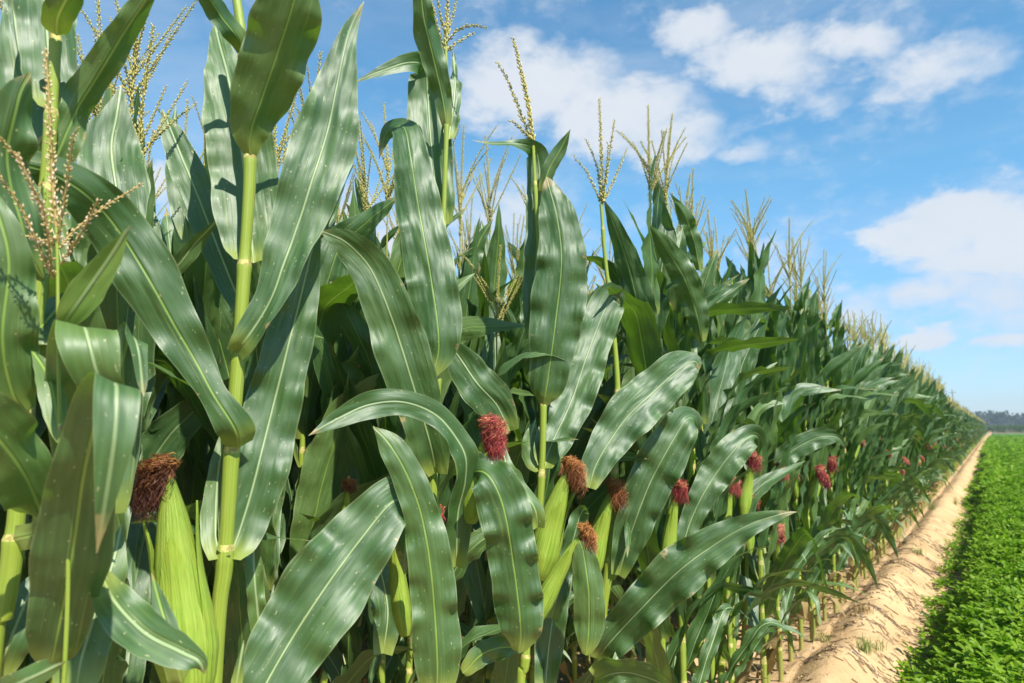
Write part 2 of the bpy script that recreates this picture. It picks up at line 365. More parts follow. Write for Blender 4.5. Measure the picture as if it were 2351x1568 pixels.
def unit(a): 
    a = np.asarray(a, float); n = np.linalg.norm(a, axis=-1, keepdims=True); return a / np.maximum(n, 1e-9)
def catmull(pts, n):
    pts = np.asarray(pts, float); k = len(pts)
    p = np.vstack([2 * pts[0] - pts[1], pts, 2 * pts[-1] - pts[-2]])
    # parametrise by chord length so samples are even
    seg = np.linalg.norm(np.diff(pts[:, :3], axis=0), axis=1); cum = np.concatenate([[0], np.cumsum(seg)])
    t = np.linspace(0, cum[-1], n); i = np.clip(np.searchsorted(cum, t, side='right') - 1, 0, k - 2)
    u = ((t - cum[i]) / np.maximum(seg[i], 1e-9))[:, None]
    a, b, c, d = p[i], p[i + 1], p[i + 2], p[i + 3]
    return .5 * ((2 * b) + (-a + c) * u + (2 * a - 5 * b + 4 * c - d) * u ** 2 + (-a + 3 * b - 3 * c + d) * u ** 3)
def rot_about(v, axis, ang):
    c, s = math.cos(ang), math.sin(ang)
    return v * c + np.cross(axis, v) * s + axis * np.dot(axis, v) * (1 - c)
def transport(T, N0):
    Ns = [unit(N0 - np.dot(N0, T[0]) * T[0])]
    for i in range(1, len(T)):
        n = Ns[-1] - np.dot(Ns[-1], T[i]) * T[i]; Ns.append(unit(n))
    return np.array(Ns)
def grid_faces(n, m):
    i = np.arange(n - 1)[:, None] * m + np.arange(m - 1)[None]
    i = i.ravel(); return np.stack([i, i + 1, i + m + 1, i + m], 1)

def ribbon(mb, Pm, N, hw, nc=9, fold=None, ripple=.0, wl=.11, ph=0.0, mi=0, crinkle=.0, rs=None):
    """a leaf blade: midrib points Pm, adaxial normals N, half widths hw"""
    n = len(Pm); T = unit(np.gradient(Pm, axis=0)); W = unit(np.cross(T, N)); N = np.cross(W, T)
    L = np.concatenate([[0], np.cumsum(np.linalg.norm(np.diff(Pm, axis=0), axis=1))])
    c = np.linspace(-1, 1, nc); ac = np.abs(c)
    if fold is None: fold = np.full(n, .2)
    fo = fold[:, None] * (0.35 + 0.65 * (1 - ac[None] * .3))
    lat = hw[:, None] * c[None] * np.cos(fo); up = hw[:, None] * ac[None] * np.sin(fo)
    if ripple > 0:
        rr = rs or random; q4 = rr.uniform(0, 6.28); q5 = rr.uniform(.22, .40); gust = .45 + .75 * np.sin(L / q5 * 6.283 + q4) ** 2
        env = gust[:, None] * np.clip(L / .08, 0, 1)[:, None] * np.clip(hw / max(hw.max(), 1e-6), 0, 1)[:, None]
        rr = rs or random
        w1 = np.zeros((n, nc))
        for side in (-1, 1):
            p1, p2 = rr.uniform(0, 6.28), rr.uniform(0, 6.28); l1 = wl * rr.uniform(.8, 1.3); l2 = wl * rr.uniform(.38, .55)
            wave = np.sin(L / l1 * 6.283 + p1 + .9 * np.sin(L / .23 + p2)) + .35 * np.sin(L / l2 * 6.283 + p2)
            w1 += np.where((c * side > 0)[None], wave[:, None] * (ac[None] ** 1.35), 0)
        up = up + ripple * w1 * env
        p3 = rr.uniform(0, 6.28)
        up = up + crinkle * env * np.sin(L / .19 * 6.283 + p3)[:, None] * (1 - ac[None])
    V = Pm[:, None] + W[:, None] * lat[..., None] + N[:, None] * up[..., None]
    z0 = 0 * L[:, None] + 0 * c[None]
    uv = np.stack([hw[:, None] * c[None] + z0, L[:, None] + z0, L[:, None] / L[-1] + z0, ac[None] + z0], -1)
    mb.add(V.reshape(-1, 3), grid_faces(n, nc), uv.reshape(-1, 4), mi)

def tube(mb, pts, rad, sides=8, mi=0, u=None, cap=True, vs=None, squash=None):
    pts = np.asarray(pts, float); n = len(pts); rad = np.broadcast_to(np.asarray(rad, float), (n,))
    T = unit(np.gradient(pts, axis=0)); ref = np.array([1., 0, 0]) if abs(T[0][0]) < .8 else np.array([0, 1., 0])
    N = transport(T, ref); B = np.cross(T, N)
    a = np.arange(sides + 1) / sides * 2 * math.pi
    ca, sa = np.cos(a), np.sin(a)
    V = pts[:, None] + rad[:, None, None] * (N[:, None] * ca[None, :, None] + B[:, None] * sa[None, :, None])
    L = np.concatenate([[0], np.cumsum(np.linalg.norm(np.diff(pts, axis=0), axis=1))]) if vs is None else vs
    uu = (np.arange(sides + 1) / sides)[None] + 0 * L[:, None] if u is None else np.full((n, sides + 1), u)
    uv = np.stack([uu, L[:, None] + 0 * ca[None]], -1)
    mb.add(V.reshape(-1, 3), grid_faces(n, sides + 1), uv.reshape(-1, 2), mi)
    if cap:
        m = sides + 1
        vv = np.vstack([V[-1][:-1], pts[-1] + T[-1] * rad[-1] * .6]); f = np.array([[k, (k + 1) % sides, sides] for k in range(sides)])
        mb.add(vv, f, np.tile(uv[-1, 0], (len(vv), 1)), mi)

# ------------------------------------------------------------------ corn: shared pieces
def stalk_mesh(mb, pts, r0, r1, nodes, sides=12, mi=0, nseg=90, node_mi=None):
    """pts bottom to top, nodes: fractions where a sheath ends in its collar"""
    c = catmull(pts, nseg); s = np.linspace(0, 1, nseg); rad = r0 + (r1 - r0) * s ** 1.2
    b = np.ones(nseg)
    for k, q in enumerate(nodes):
        dq = s - q
        b += np.where((dq < 0) & (dq > -.07), .22 * (1 + dq / .07), 0) + .10 * np.exp(-(dq / .008) ** 2)
    # brace roots swell the foot
    b += .25 * np.exp(-(s / .02) ** 2)
    tube(mb, c, rad * b, sides, mi)
    if node_mi is not None:                                   # the joints are a paler, rougher ring
        smid = (s[1:] + s[:-1]) / 2; ring = np.zeros(nseg - 1, bool)
        for q in nodes: ring |= np.abs(smid - q - .2 / nseg) < .55 / nseg
        mb.mi[-2][np.repeat(ring, sides)] = node_mi

def spikelets(mb, pts, size, step, mi=0, tube_r=.0012, droop=.0, seed=None, fine=True):
    rr = random.Random(seed) if seed is not None else random
    L = np.concatenate([[0], np.cumsum(np.linalg.norm(np.diff(pts, axis=0), axis=1))]); tot = L[-1]
    tube(mb, pts, np.linspace(tube_r * 1.2, tube_r * .6, len(pts)), 5, mi, .1)
    T = unit(np.gradient(pts, axis=0))
    s = step * 1.5
    ang = rr.uniform(0, 6)
    while s < tot:
        p = np.array([np.interp(s, L, pts[:, k]) for k in range(3)]); t = unit(np.array([np.interp(s, L, T[:, k]) for k in range(3)]))
        ref = np.array([1., 0, 0]) if abs(t[0]) < .8 else np.array([0, 1., 0])
        a = unit(np.cross(t, ref)); b2 = np.cross(t, a)
        ang += 2.4 + rr.uniform(-.4, .4)
        o = a * math.cos(ang) + b2 * math.sin(ang)
        ax = unit(t * 1.0 + o * rr.uniform(.25, .6) + np.array([0, 0, -droop * rr.random()]))
        l = size * rr.uniform(.75, 1.25) * (1 - .35 * s / tot); w = l * .20
        q = unit(np.cross(ax, t + .01)); q2 = np.cross(ax, q)
        c0 = p + o * tube_r; mid = c0 + ax * l * .45; tip = c0 + ax * l
        vv = [c0, mid + q * w, mid + q2 * w, mid - q * w, mid - q2 * w, tip]
        ff = [(0, 2, 1), (0, 3, 2), (0, 4, 3), (0, 1, 4), (5, 1, 2), (5, 2, 3), (5, 3, 4), (5, 4, 1)]
        mb.add(vv, ff, [(rr.uniform(.2, 1.0), 0)] * 6, mi)
        s += step * rr.uniform(.8, 1.2)

def tassel_branches(rr, H=.30, nb=9, spread=1.0):
    """local: base at origin, up +z; list of (pts, is_main)"""
    br = []
    lean = rr.uniform(-.06, .06), rr.uniform(-.06, .06)
    z = np.linspace(0, 1, 12)[:, None]
    br.append((np.concatenate([lean[0] * z ** 2 * .6, lean[1] * z ** 2 * .6, z * H], 1), True))
    for k in range(nb):
        a = rr.uniform(0, 6.283); z0 = H * rr.uniform(.08, .38); l = H * rr.uniform(.45, .72)
        th0 = R_(rr.uniform(12, 30)); th1 = R_(rr.uniform(12, 44) * spread)
        m = 10; p = np.array([0, 0, z0]); pts = [p.copy()]
        for j in range(m):
            th = th0 + (th1 - th0) * (j / m) ** .8
            p = p + l / m * np.array([math.sin(th) * math.cos(a), math.sin(th) * math.sin(a), math.cos(th)]); pts.append(p.copy())
        br.append((np.array(pts), False))
    return br
def tassel_mesh(mb, base, rr, lod=0, mi=0, H=.32, nb=9, stem=.20, spread=1.0):
    base = np.asarray(base, float)
    br = tassel_branches(rr, H, nb, spread)
    if lod < 2: tube(mb, [base - [0, 0, stem], base, base + [0, 0, .02]], [.0035, .0024, .002], 6, mi, .0)
    for pts, main in br:
        q = pts + base
        if lod == 0: spikelets(mb, q, .013 if main else .0105, 0.0028 if main else .0034, mi, .0026 if main else .0017, seed=rr.random())
        elif lod == 1:
            n = len(q); r = (.0060 if main else .0038) * (1 + .5 * (np.arange(n) % 2)) * np.linspace(1, .6, n)
            tube(mb, q, r, 4, mi, rr.uniform(.3, .9), cap=False)
        else:
            tube(mb, q[::5] if not main else q[[0, 6, 11]], .0075 if main else .0052, 3, mi, rr.uniform(.3, .9), cap=False)

def husk_mesh(mb, base, tip, r, bend=None, mi=0, nseg=26, sides=20, rr=random):
    base, tip = np.asarray(base, float), np.asarray(tip, float)
    ax = tip - base; L = np.linalg.norm(ax); s = np.linspace(0, 1, nseg)
    side = unit(np.cross(ax, [0.3, .8, .1])) if bend is None else np.asarray(bend, float)
    pts = base + ax * s[:, None] + side * (np.sin(s * math.pi) * L * .03)[:, None]
    prof = np.interp(s, [0, .06, .20, .34, .60, .79, .92, 1], [.50, .76, 1, .99, .77, .54, .29, .12])
    T = unit(np.gradient(pts, axis=0)); N = transport(T, side); B = np.cross(T, N)
    a = np.arange(sides + 1) / sides * 2 * math.pi; p1 = rr.uniform(0, 6)
    lob = 1 + .035 * np.cos(3 * a + p1) + .02 * np.cos(7 * a + 1.3 * p1)
    rad = r * prof[:, None] * lob[None]
    V = pts[:, None] + N[:, None] * (rad * np.cos(a))[..., None] + B[:, None] * (rad * np.sin(a))[..., None]
    uv = np.stack([(a / 6.283)[None] + 0 * s[:, None], s[:, None] * L / .2 + 0 * a[None]], -1)
    mb.add(V.reshape(-1, 3), grid_faces(nseg, sides + 1), uv.reshape(-1, 2), mi)
    return pts, N, B, prof
def husk_leaf(mb, pts, N, B, prof, r, ang, s0, s1, width, off=1.06, mi=0, tipout=.0):
    """an outer husk leaf lying over the ear, ending in a point"""
    n = 22; m = 9; idx = np.linspace(s0, s1, n)
    V = []; UV = []
    q = np.linspace(0, 1, len(pts))
    for i, s in enumerate(idx):
        t = i / (n - 1)
        p = np.array([np.interp(s, q, pts[:, k]) for k in range(3)]); nn = np.array([np.interp(s, q, N[:, k]) for k in range(3)]); bb = np.array([np.interp(s, q, B[:, k]) for k in range(3)])
        rr_ = r * np.interp(s, q, prof) * off + tipout * max(0, t - .6) ** 2
        w = width * (1 - t ** 2.2) ** .75
        for j in range(m):
            c = -1 + 2 * j / (m - 1); a = ang + c * w
            lift = 1 + .05 * (1 - abs(c)) + .015 * math.sin(9 * t + 4 * c)
            V.append(p + (nn * math.cos(a) + bb * math.sin(a)) * rr_ * lift); UV.append((a / 6.283, s * 1.2))
    mb.add(V, grid_faces(n, m), UV, mi)
def silk_mesh(mb, tip, axis, rr, count=120, length=.09, spread=.020, hang=1.0, sides=3, mi=0, th=.00065, out=None):
    tip = np.asarray(tip, float); axis = unit(axis)
    for k in range(count):
        a = rr.uniform(0, 6.283); ref = np.array([0, 0, 1.]) if abs(axis[2]) < .85 else np.array([1., 0, 0])
        x = unit(np.cross(axis, ref)); y = np.cross(axis, x)
        d = unit(axis * rr.uniform(.5, 1.2) + (x * math.cos(a) + y * math.sin(a)) * rr.uniform(.3, 1.0) + (out if out is not None else 0) )
        l = length * rr.uniform(.55, 1.15); n = 11; st = l / n
        p = tip + (x * math.cos(a) + y * math.sin(a)) * .006 * rr.random() - axis * .004
        pts = [p.copy()]; sp = spread * rr.uniform(.3, 1.35); ctr = tip + (out * .02 if out is not None else 0)
        wob = rr.uniform(0, 6); wf = rr.uniform(.8, 1.8)
        for j in range(n):
            t = j / n
            dd = d * (1 - t) ** 1.5 * .9 + np.array([0, 0, -1.0]) * hang * (t ** .7) * 1.3
            hor = (p - ctr) * [1, 1, 0]; hl = np.linalg.norm(hor)
            if hl > sp: dd = dd - hor / hl * 1.1
            dd = dd + .62 * np.array([math.sin(wob + j * wf), math.cos(1.3 * wob + j * wf * .9), .3 * math.sin(j + wob)])
            p = p + unit(dd) * st; pts.append(p.copy())
        tube(mb, pts, th * rr.uniform(.7, 1.3), sides, mi, rr.random(), cap=False, vs=np.linspace(0, 1, n + 1))

# ------------------------------------------------------------------ terrain
def sstep(a, b, x):
    t = np.clip((x - a) / (b - a), 0, 1); return t * t * (3 - 2 * t)
def value_noise(x, y, seed=0):
    xi, yi = np.floor(x).astype(int), np.floor(y).astype(int); xf, yf = x - xi, y - yi
    def h(a, b):
        v = np.sin(a * 127.1 + b * 311.7 + seed * 74.7) * 43758.5453; return v - np.floor(v)
    u, v = xf * xf * (3 - 2 * xf), yf * yf * (3 - 2 * yf)
    return (h(xi, yi) * (1 - u) + h(xi + 1, yi) * u) * (1 - v) + (h(xi, yi + 1) * (1 - u) + h(xi + 1, yi + 1) * u) * v
ROW0 = -1.02
def ground_h(x, y):
    x = np.asarray(x, float); y = np.asarray(y, float)
    wob = .05 * (value_noise(y * .9, y * 0 + 3.3, 5) - .5) * 2
    xr = x - wob
    ridge = .135 * np.exp(-(((xr + .74) / .185) ** 2)) * (.55 + .85 * value_noise(y * 1.7, y * 0 + 1.7, 2))
    # wash gullies that run down the flank of the ridge
    flank = sstep(-.96, -.74, xr) * (1 - sstep(-.44, -.30, xr))
    ridge = ridge + flank * .010 * (value_noise(y * 6 + x * 2.2, x * 1.3, 9) - .5) * 2 + flank * .007 * (value_noise(y * 17 + x * 4, x * 3, 12) - .5)
    inner = .02 * np.cos((x - ROW0) / .60 * 2 * math.pi) * (x < -.95)
    ridge = ridge + flank * .045 * (value_noise(y * 3.1 + x, x * 3.3, 21) - .5)
    n = .018 * (value_noise(x * 9, y * 9, 1) - .5) + .010 * (value_noise(x * 29, y * 29, 4) - .5)
    bed = .05 * sstep(-.28, -.10, x)
    fade = 1 - sstep(60, 110, np.hypot(x, y))
    return (ridge + inner + n + bed) * fade

def build_ground():
    xs = np.concatenate([-np.geomspace(1.8, 420, 26)[::-1], np.arange(-1.76, -.10, .018), np.geomspace(.12, 420, 34) - .2])
    ys = np.concatenate([-np.geomspace(.5, 60, 12)[::-1], np.arange(-.4, 7.5, .028), np.geomspace(7.55, 700, 110)])
    X, Y = np.meshgrid(xs, ys); Z = ground_h(X, Y)
    V = np.stack([X, Y, Z], -1).reshape(-1, 3); F = grid_faces(len(ys), len(xs))
    o = mesh_object('ground', V, F, V[:, :2], np.zeros(len(F), int), M_SOIL)
    tag(o, kind='structure')
build_ground()

# ------------------------------------------------------------------ hero plants, traced leaf by leaf at their own distances
def depth_of(x, y, zb, dz):
    return (zb + dz) * (1 + .127 * (985 - y) / FPX)
NL = [0]
def hero_leaf(root, zb, ctl, side=1, n=64, nc=13, ripple=.005, wl=.12, fold=.20, basefold=.75, crinkle=.003, name='leaf', label=None, mat=None):
    """ctl: collar to tip, (x, y, dz, width, turn) in study-picture units; side 1 shows the upper face"""
    NL[0] += 1; rr = random.Random(100 + NL[0])
    C = []
    for (x, y, dz, w, ph) in ctl:
        d = depth_of(x, y, zb, dz); p = P(x, y, d)
        C.append([*p, w * d / FPX * .5, ph])
    C = catmull(C, n); Pm = C[:, :3]; hw = np.clip(C[:, 3], .0004, None); ph = C[:, 4]
    T = unit(np.gradient(Pm, axis=0)); V = unit(CAM - Pm)
    Ns = []; prev = None
    for i in range(n):
        nv = V[i] - np.dot(V[i], T[i]) * T[i]; m = np.linalg.norm(nv); nv = nv / max(m, 1e-6)
        nv = rot_about(nv, T[i], R_(ph[i]))
        if prev is None: cur = nv * side
        else:
            tr = unit(prev - np.dot(prev, T[i]) * T[i])
            if np.dot(nv, tr) < 0: nv = -nv
            k = np.clip((m - .25) / .3, 0, 1) * .35
            cur = unit(tr * (1 - k) + nv * k); cur = unit(cur - np.dot(cur, T[i]) * T[i])
        Ns.append(cur); prev = cur
    s = np.linspace(0, 1, n)
    fo = fold + (basefold - fold) * np.exp(-s / .06)
    # the margins wander a little in the plane of the blade too
    q = s * 9 + rr.uniform(0, 6); hw = hw * (1 + .035 * np.sin(q * 1.7) + .025 * np.sin(q * 3.9 + 1))
    mb = MB(); ribbon(mb, Pm, np.array(Ns), hw, nc, fo, ripple * 2.6, wl, 0, 0, crinkle * 1.6, rr)
    o = mb.build(name, mat or M_LEAF, root, root.location)
    if label: o['label'] = label
    return o
def hero_stalk(root, zb, xy, r, nodes_y=(), dz=0, name='stalk', to_ground=True, top_r=None):
    pts = [P(x, y, depth_of(x, y, zb, dz)) for x, y in xy]          # listed bottom to top
    if to_ground and pts[0][2] > .03:
        b = pts[0].copy(); b[2] = float(ground_h(b[0], b[1])) - .02; pts = [b] + pts
    pts = np.array(pts); zs = pts[:, 2]
    L = np.concatenate([[0], np.cumsum(np.linalg.norm(np.diff(pts, axis=0), axis=1))]); tot = L[-1]
    nodes = []
    for y in nodes_y:
        x = np.interp(y, [p[1] for p in xy][::-1], [p[0] for p in xy][::-1])
        z = P(x, y, depth_of(x, y, zb, dz))[2]; nodes.append(np.interp(z, zs, L) / tot)
    for k in range(3): nodes.append(.05 + .10 * k * min(1, 1 / tot))
    rad = r * zb / FPX * .5
    mb = MB(); stalk_mesh(mb, pts, rad, (top_r or r * .8) * zb / FPX * .5, nodes, 16, 0, 200, 1)
    return mb.build(name, [M_STALK, M_NODE], root, root.location)
def hero_ear(root, zb, base, tip, w, kind, silk=(), dzb=0, dzt=0, leaves=((0.0, .75, .9),), count=170, length=None, out=(0, 0), spread=.017):
    b = P(*base, depth_of(*base, zb, dzb)); t = P(*tip, depth_of(*tip, zb, dzt)); r = w * zb / FPX * .5
    rr = random.Random(int(base[0] * 7 + base[1]))
    mb = MB(); pts, N, B, prof = husk_mesh(mb, b, t, r, rr=rr)
    ear = mb.build('ear', M_HUSK, root, root.location)
    tc = unit(CAM - (b + t) / 2); n0 = N[10]; b0 = B[10]; a_cam = math.atan2(np.dot(tc, b0), np.dot(tc, n0))
    for (da, s1, wd) in leaves:
        m2 = MB(); husk_leaf(m2, pts, N, B, prof, r, a_cam + da, 0.0, s1, wd, 1.07, tipout=.10); m2.build('husk_leaf', M_HUSK, ear, root.location)
    ms = MB(); ln = length or .085
    o3 = cR * out[0] + cU * out[1] + cF * -.15
    silk_mesh(ms, t, t - b, rr, int(count * 2.2), ln, spread, 1.0, 3, 0, .00046, o3)
    # the pale tuft where the strands leave the husk
    tube(ms, [t - unit(t - b) * .012, t, t + unit(t - b) * .012], [.006, .007, .003], 8, 0, .5, vs=np.array([0, .05, .15]))
    ms.build('silk', SILKS[kind], ear, root.location)
    return ear
def plant_root(x, y, zb, label, group='corn plants at the near end of the front row'):
    p = P(x, y, depth_of(x, y, zb, 0)); p[2] = float(ground_h(p[0], p[1]))
    return empty('corn_plant', p, label, 'corn plant', group)
def hero_tassel(root, zb, branches, size=.008, mat=None, name='tassel', droop=.0, step=.0036):
    mb = MB()
    for k, br in enumerate(branches):
        C = [P(x, y, depth_of(x, y, zb, dz)) for (x, y, dz) in br]
        spikelets(mb, catmull(C, 24), size * .88 if k else size, step if k else step * .8, 0, .0013 if k else .0020, droop, seed=k + 31)
    return mb.build(name, mat or M_TAS, root, root.location)

def hero_A():
    z = .90
    r = plant_root(40, 1350, z, 'thick-stalked corn plant at the near left end, tall leaves around its stalk, no ear showing')
    hero_stalk(r, z, [(-25, 1568), (5, 1420), (30, 1260), (55, 1000), (85, 700), (98, 560), (108, 400), (118, 260), (128, 90), (136, -40)], 56, (1235, 955, 640, 430, 262, 85), top_r=20)
    L = lambda c, **k: hero_leaf(r, z, c, **k)
    # pair of halves behind the top stalk
    L([(125, 258, .02, 70, 0), (118, 190, .03, 104, 0), (108, 80, .05, 118, 0), (98, -60, .08, 100, 0), (90, -160, .1, 0, 0)], side=1)
    L([(130, 82, -.01, 45, 0), (132, 40, -.03, 66, 5), (160, -20, -.06, 60, 10), (190, -120, -.1, 0, 0)], side=-1)
    L([(58, 560, .10, 60, 0), (66, 400, .10, 92, -10), (55, 200, .13, 96, -10), (36, 60, .15, 60, 0), (30, -20, .17, 20, 0)], side=1)
    L([(100, 430, .05, 50, 0), (120, 380, .03, 78, 0), (185, 240, .02, 74, 15), (275, 90, .0, 68, 15), (330, 10, -.02, 44, 10), (362, -50, -.03, 0, 0)], side=-1, fold=.42)
    L([(285, 560, .16, 80, 0), (268, 440, .18, 134, 0), (256, 340, .20, 126, 0), (268, 265, .21, 60, 0), (278, 195, .22, 0, 0)], side=1, ripple=.002)
    L([(98, 640, -.01, 50, 0), (60, 560, -.04, 110, 20), (20, 380, -.08, 120, 30), (40, 230, -.1, 74, 20), (70, 165, -.1, 0, 0)], side=-1)
    L([(88, 825, -.01, 46, 0), (72, 790, -.03, 84, -15), (100, 740, .0, 80, -25), (150, 690, .03, 44, -20), (210, 640, .06, 0, 0)], side=-1, basefold=1.0)
    L([(62, 950, -.01, 50, 0), (28, 900, -.04, 120, 0), (5, 780, -.07, 140, 0), (20, 600, -.09, 100, 0), (-10, 470, -.1, 40, 0), (-30, 420, -.1, 0, 0)], side=-1)
    L([(28, 1240, -.01, 60, 0), (95, 1215, -.04, 70, 0), (70, 1120, -.11, 130, 10), (10, 1020, -.17, 150, 15), (-70, 930, -.22, 120, 10), (-160, 860, -.25, 0, 0)], side=-1, basefold=.4)
    # tall leaf that rises from the foot and folds over towards the viewer
    L([(112, 1545, -.01, 60, 0), (125, 1490, -.03, 120, 0), (165, 1280, -.10, 158, 0), (190, 1100, -.16, 142, 0), (222, 960, -.205, 118, 0), (245, 898, -.23, 106, 0), (262, 884, -.255, 100, 0), (268, 920, -.275, 96, 0), (262, 1010, -.28, 82, 0), (245, 1130, -.27, 52, 0), (222, 1270, -.255, 0, 0)], side=-1, n=90, ripple=.002, label='wide leaf folded over at its top')
    L([(190, 1180, .04, 60, 0), (180, 1000, -.01, 118, 0), (178, 850, -.06, 126, 0), (184, 775, -.095, 122, 0), (192, 752, -.125, 120, 0), (205, 790, -.15, 118, 0), (228, 870, -.14, 96, 20), (270, 960, -.10, 60, 25), (300, 1010, -.08, 0, 20)], side=-1, n=90, ripple=.0015, label='leaf arched over with the sun glowing through its top')
    L([(262, 1180, .0, 60, 0), (282, 950, .0, 84, -20), (288, 820, -.01, 78, -25), (300, 772, -.03, 70, -30), (316, 800, -.05, 50, -40), (326, 880, -.05, 22, -30), (330, 910, -.05, 0, -30)], side=-1, n=70, ripple=.001)
    L([(170, 1610, .0, 70, 0), (190, 1500, .01, 110, 0), (232, 1370, .03, 92, 10), (262, 1280, .05, 50, 10), (280, 1200, .06, 0, 0)], side=1)
    L([(232, 1325, -.02, 40, 0), (262, 1380, -.04, 82, 0), (330, 1452, -.06, 96, 0), (410, 1495, -.07, 70, 10), (455, 1520, -.07, 44, 30), (470, 1548, -.06, 0, 40)], side=1, ripple=.003, label='low leaf with a ragged brown tip')
    L([(-60, 1620, -.06, 60, 0), (20, 1580, -.09, 60, 0), (95, 1545, -.11, 48, 0), (152, 1518, -.12, 0, 0)], side=1)
    L([(-10, 1560, .04, 60, 0), (20, 1480, .03, 90, 0), (60, 1380, .05, 80, 0), (95, 1300, .07, 0, 0)], side=1)
hero_A()

def hero_tiller():
    z = .80
    r = plant_root(134, 1200, z, 'slender corn tiller at the near left with a large tan tassel shedding pinkish anthers')
    hero_stalk(r, z, [(146, 1568), (140, 1100), (134, 800), (132, 600), (128, 500)], 13, (1000, 760), top_r=7)
    hero_tassel(r, z, [[(129, 520, 0), (120, 400, 0), (114, 250, -.01), (104, 112, -.01)],
        [(132, 560, 0), (152, 430, -.02), (166, 330, -.04), (177, 294, -.05)],
        [(122, 560, 0), (90, 470, -.03), (50, 380, -.06), (0, 315, -.09), (-25, 290, -.1)],
        [(124, 640, 0), (95, 580, -.02), (50, 480, -.04), (0, 405, -.06), (-30, 360, -.07)],
        [(124, 562, 0), (85, 548, .02), (40, 538, .03), (-10, 528, .04), (-40, 520, .04)],
        [(136, 570, 0), (170, 530, .02), (240, 475, .04), (326, 422, .06)],
        [(140, 606, 0), (160, 575, -.01), (195, 520, -.03), (226, 458, -.05)],
        [(120, 640, 0), (112, 560, -.03), (100, 480, -.05), (70, 420, -.07), (40, 350, -.08)]], .0085, M_RIPE, droop=.6, step=.0026)
    hero_leaf(r, z, [(140, 758, .0, 20, 0), (162, 722, -.01, 58, 0), (205, 660, -.02, 72, 0), (255, 588, -.03, 46, 0), (298, 518, -.04, 0, 0)], side=1, ripple=.0008, crinkle=.001, mat=M_BACKLIT, label='short young lime-green leaf')
    hero_leaf(r, z, [(142, 1010, .0, 24, 0), (128, 950, .02, 50, 20), (110, 860, .04, 50, 20), (70, 800, .06, 0, 0)], side=-1, ripple=.001)
hero_tiller()

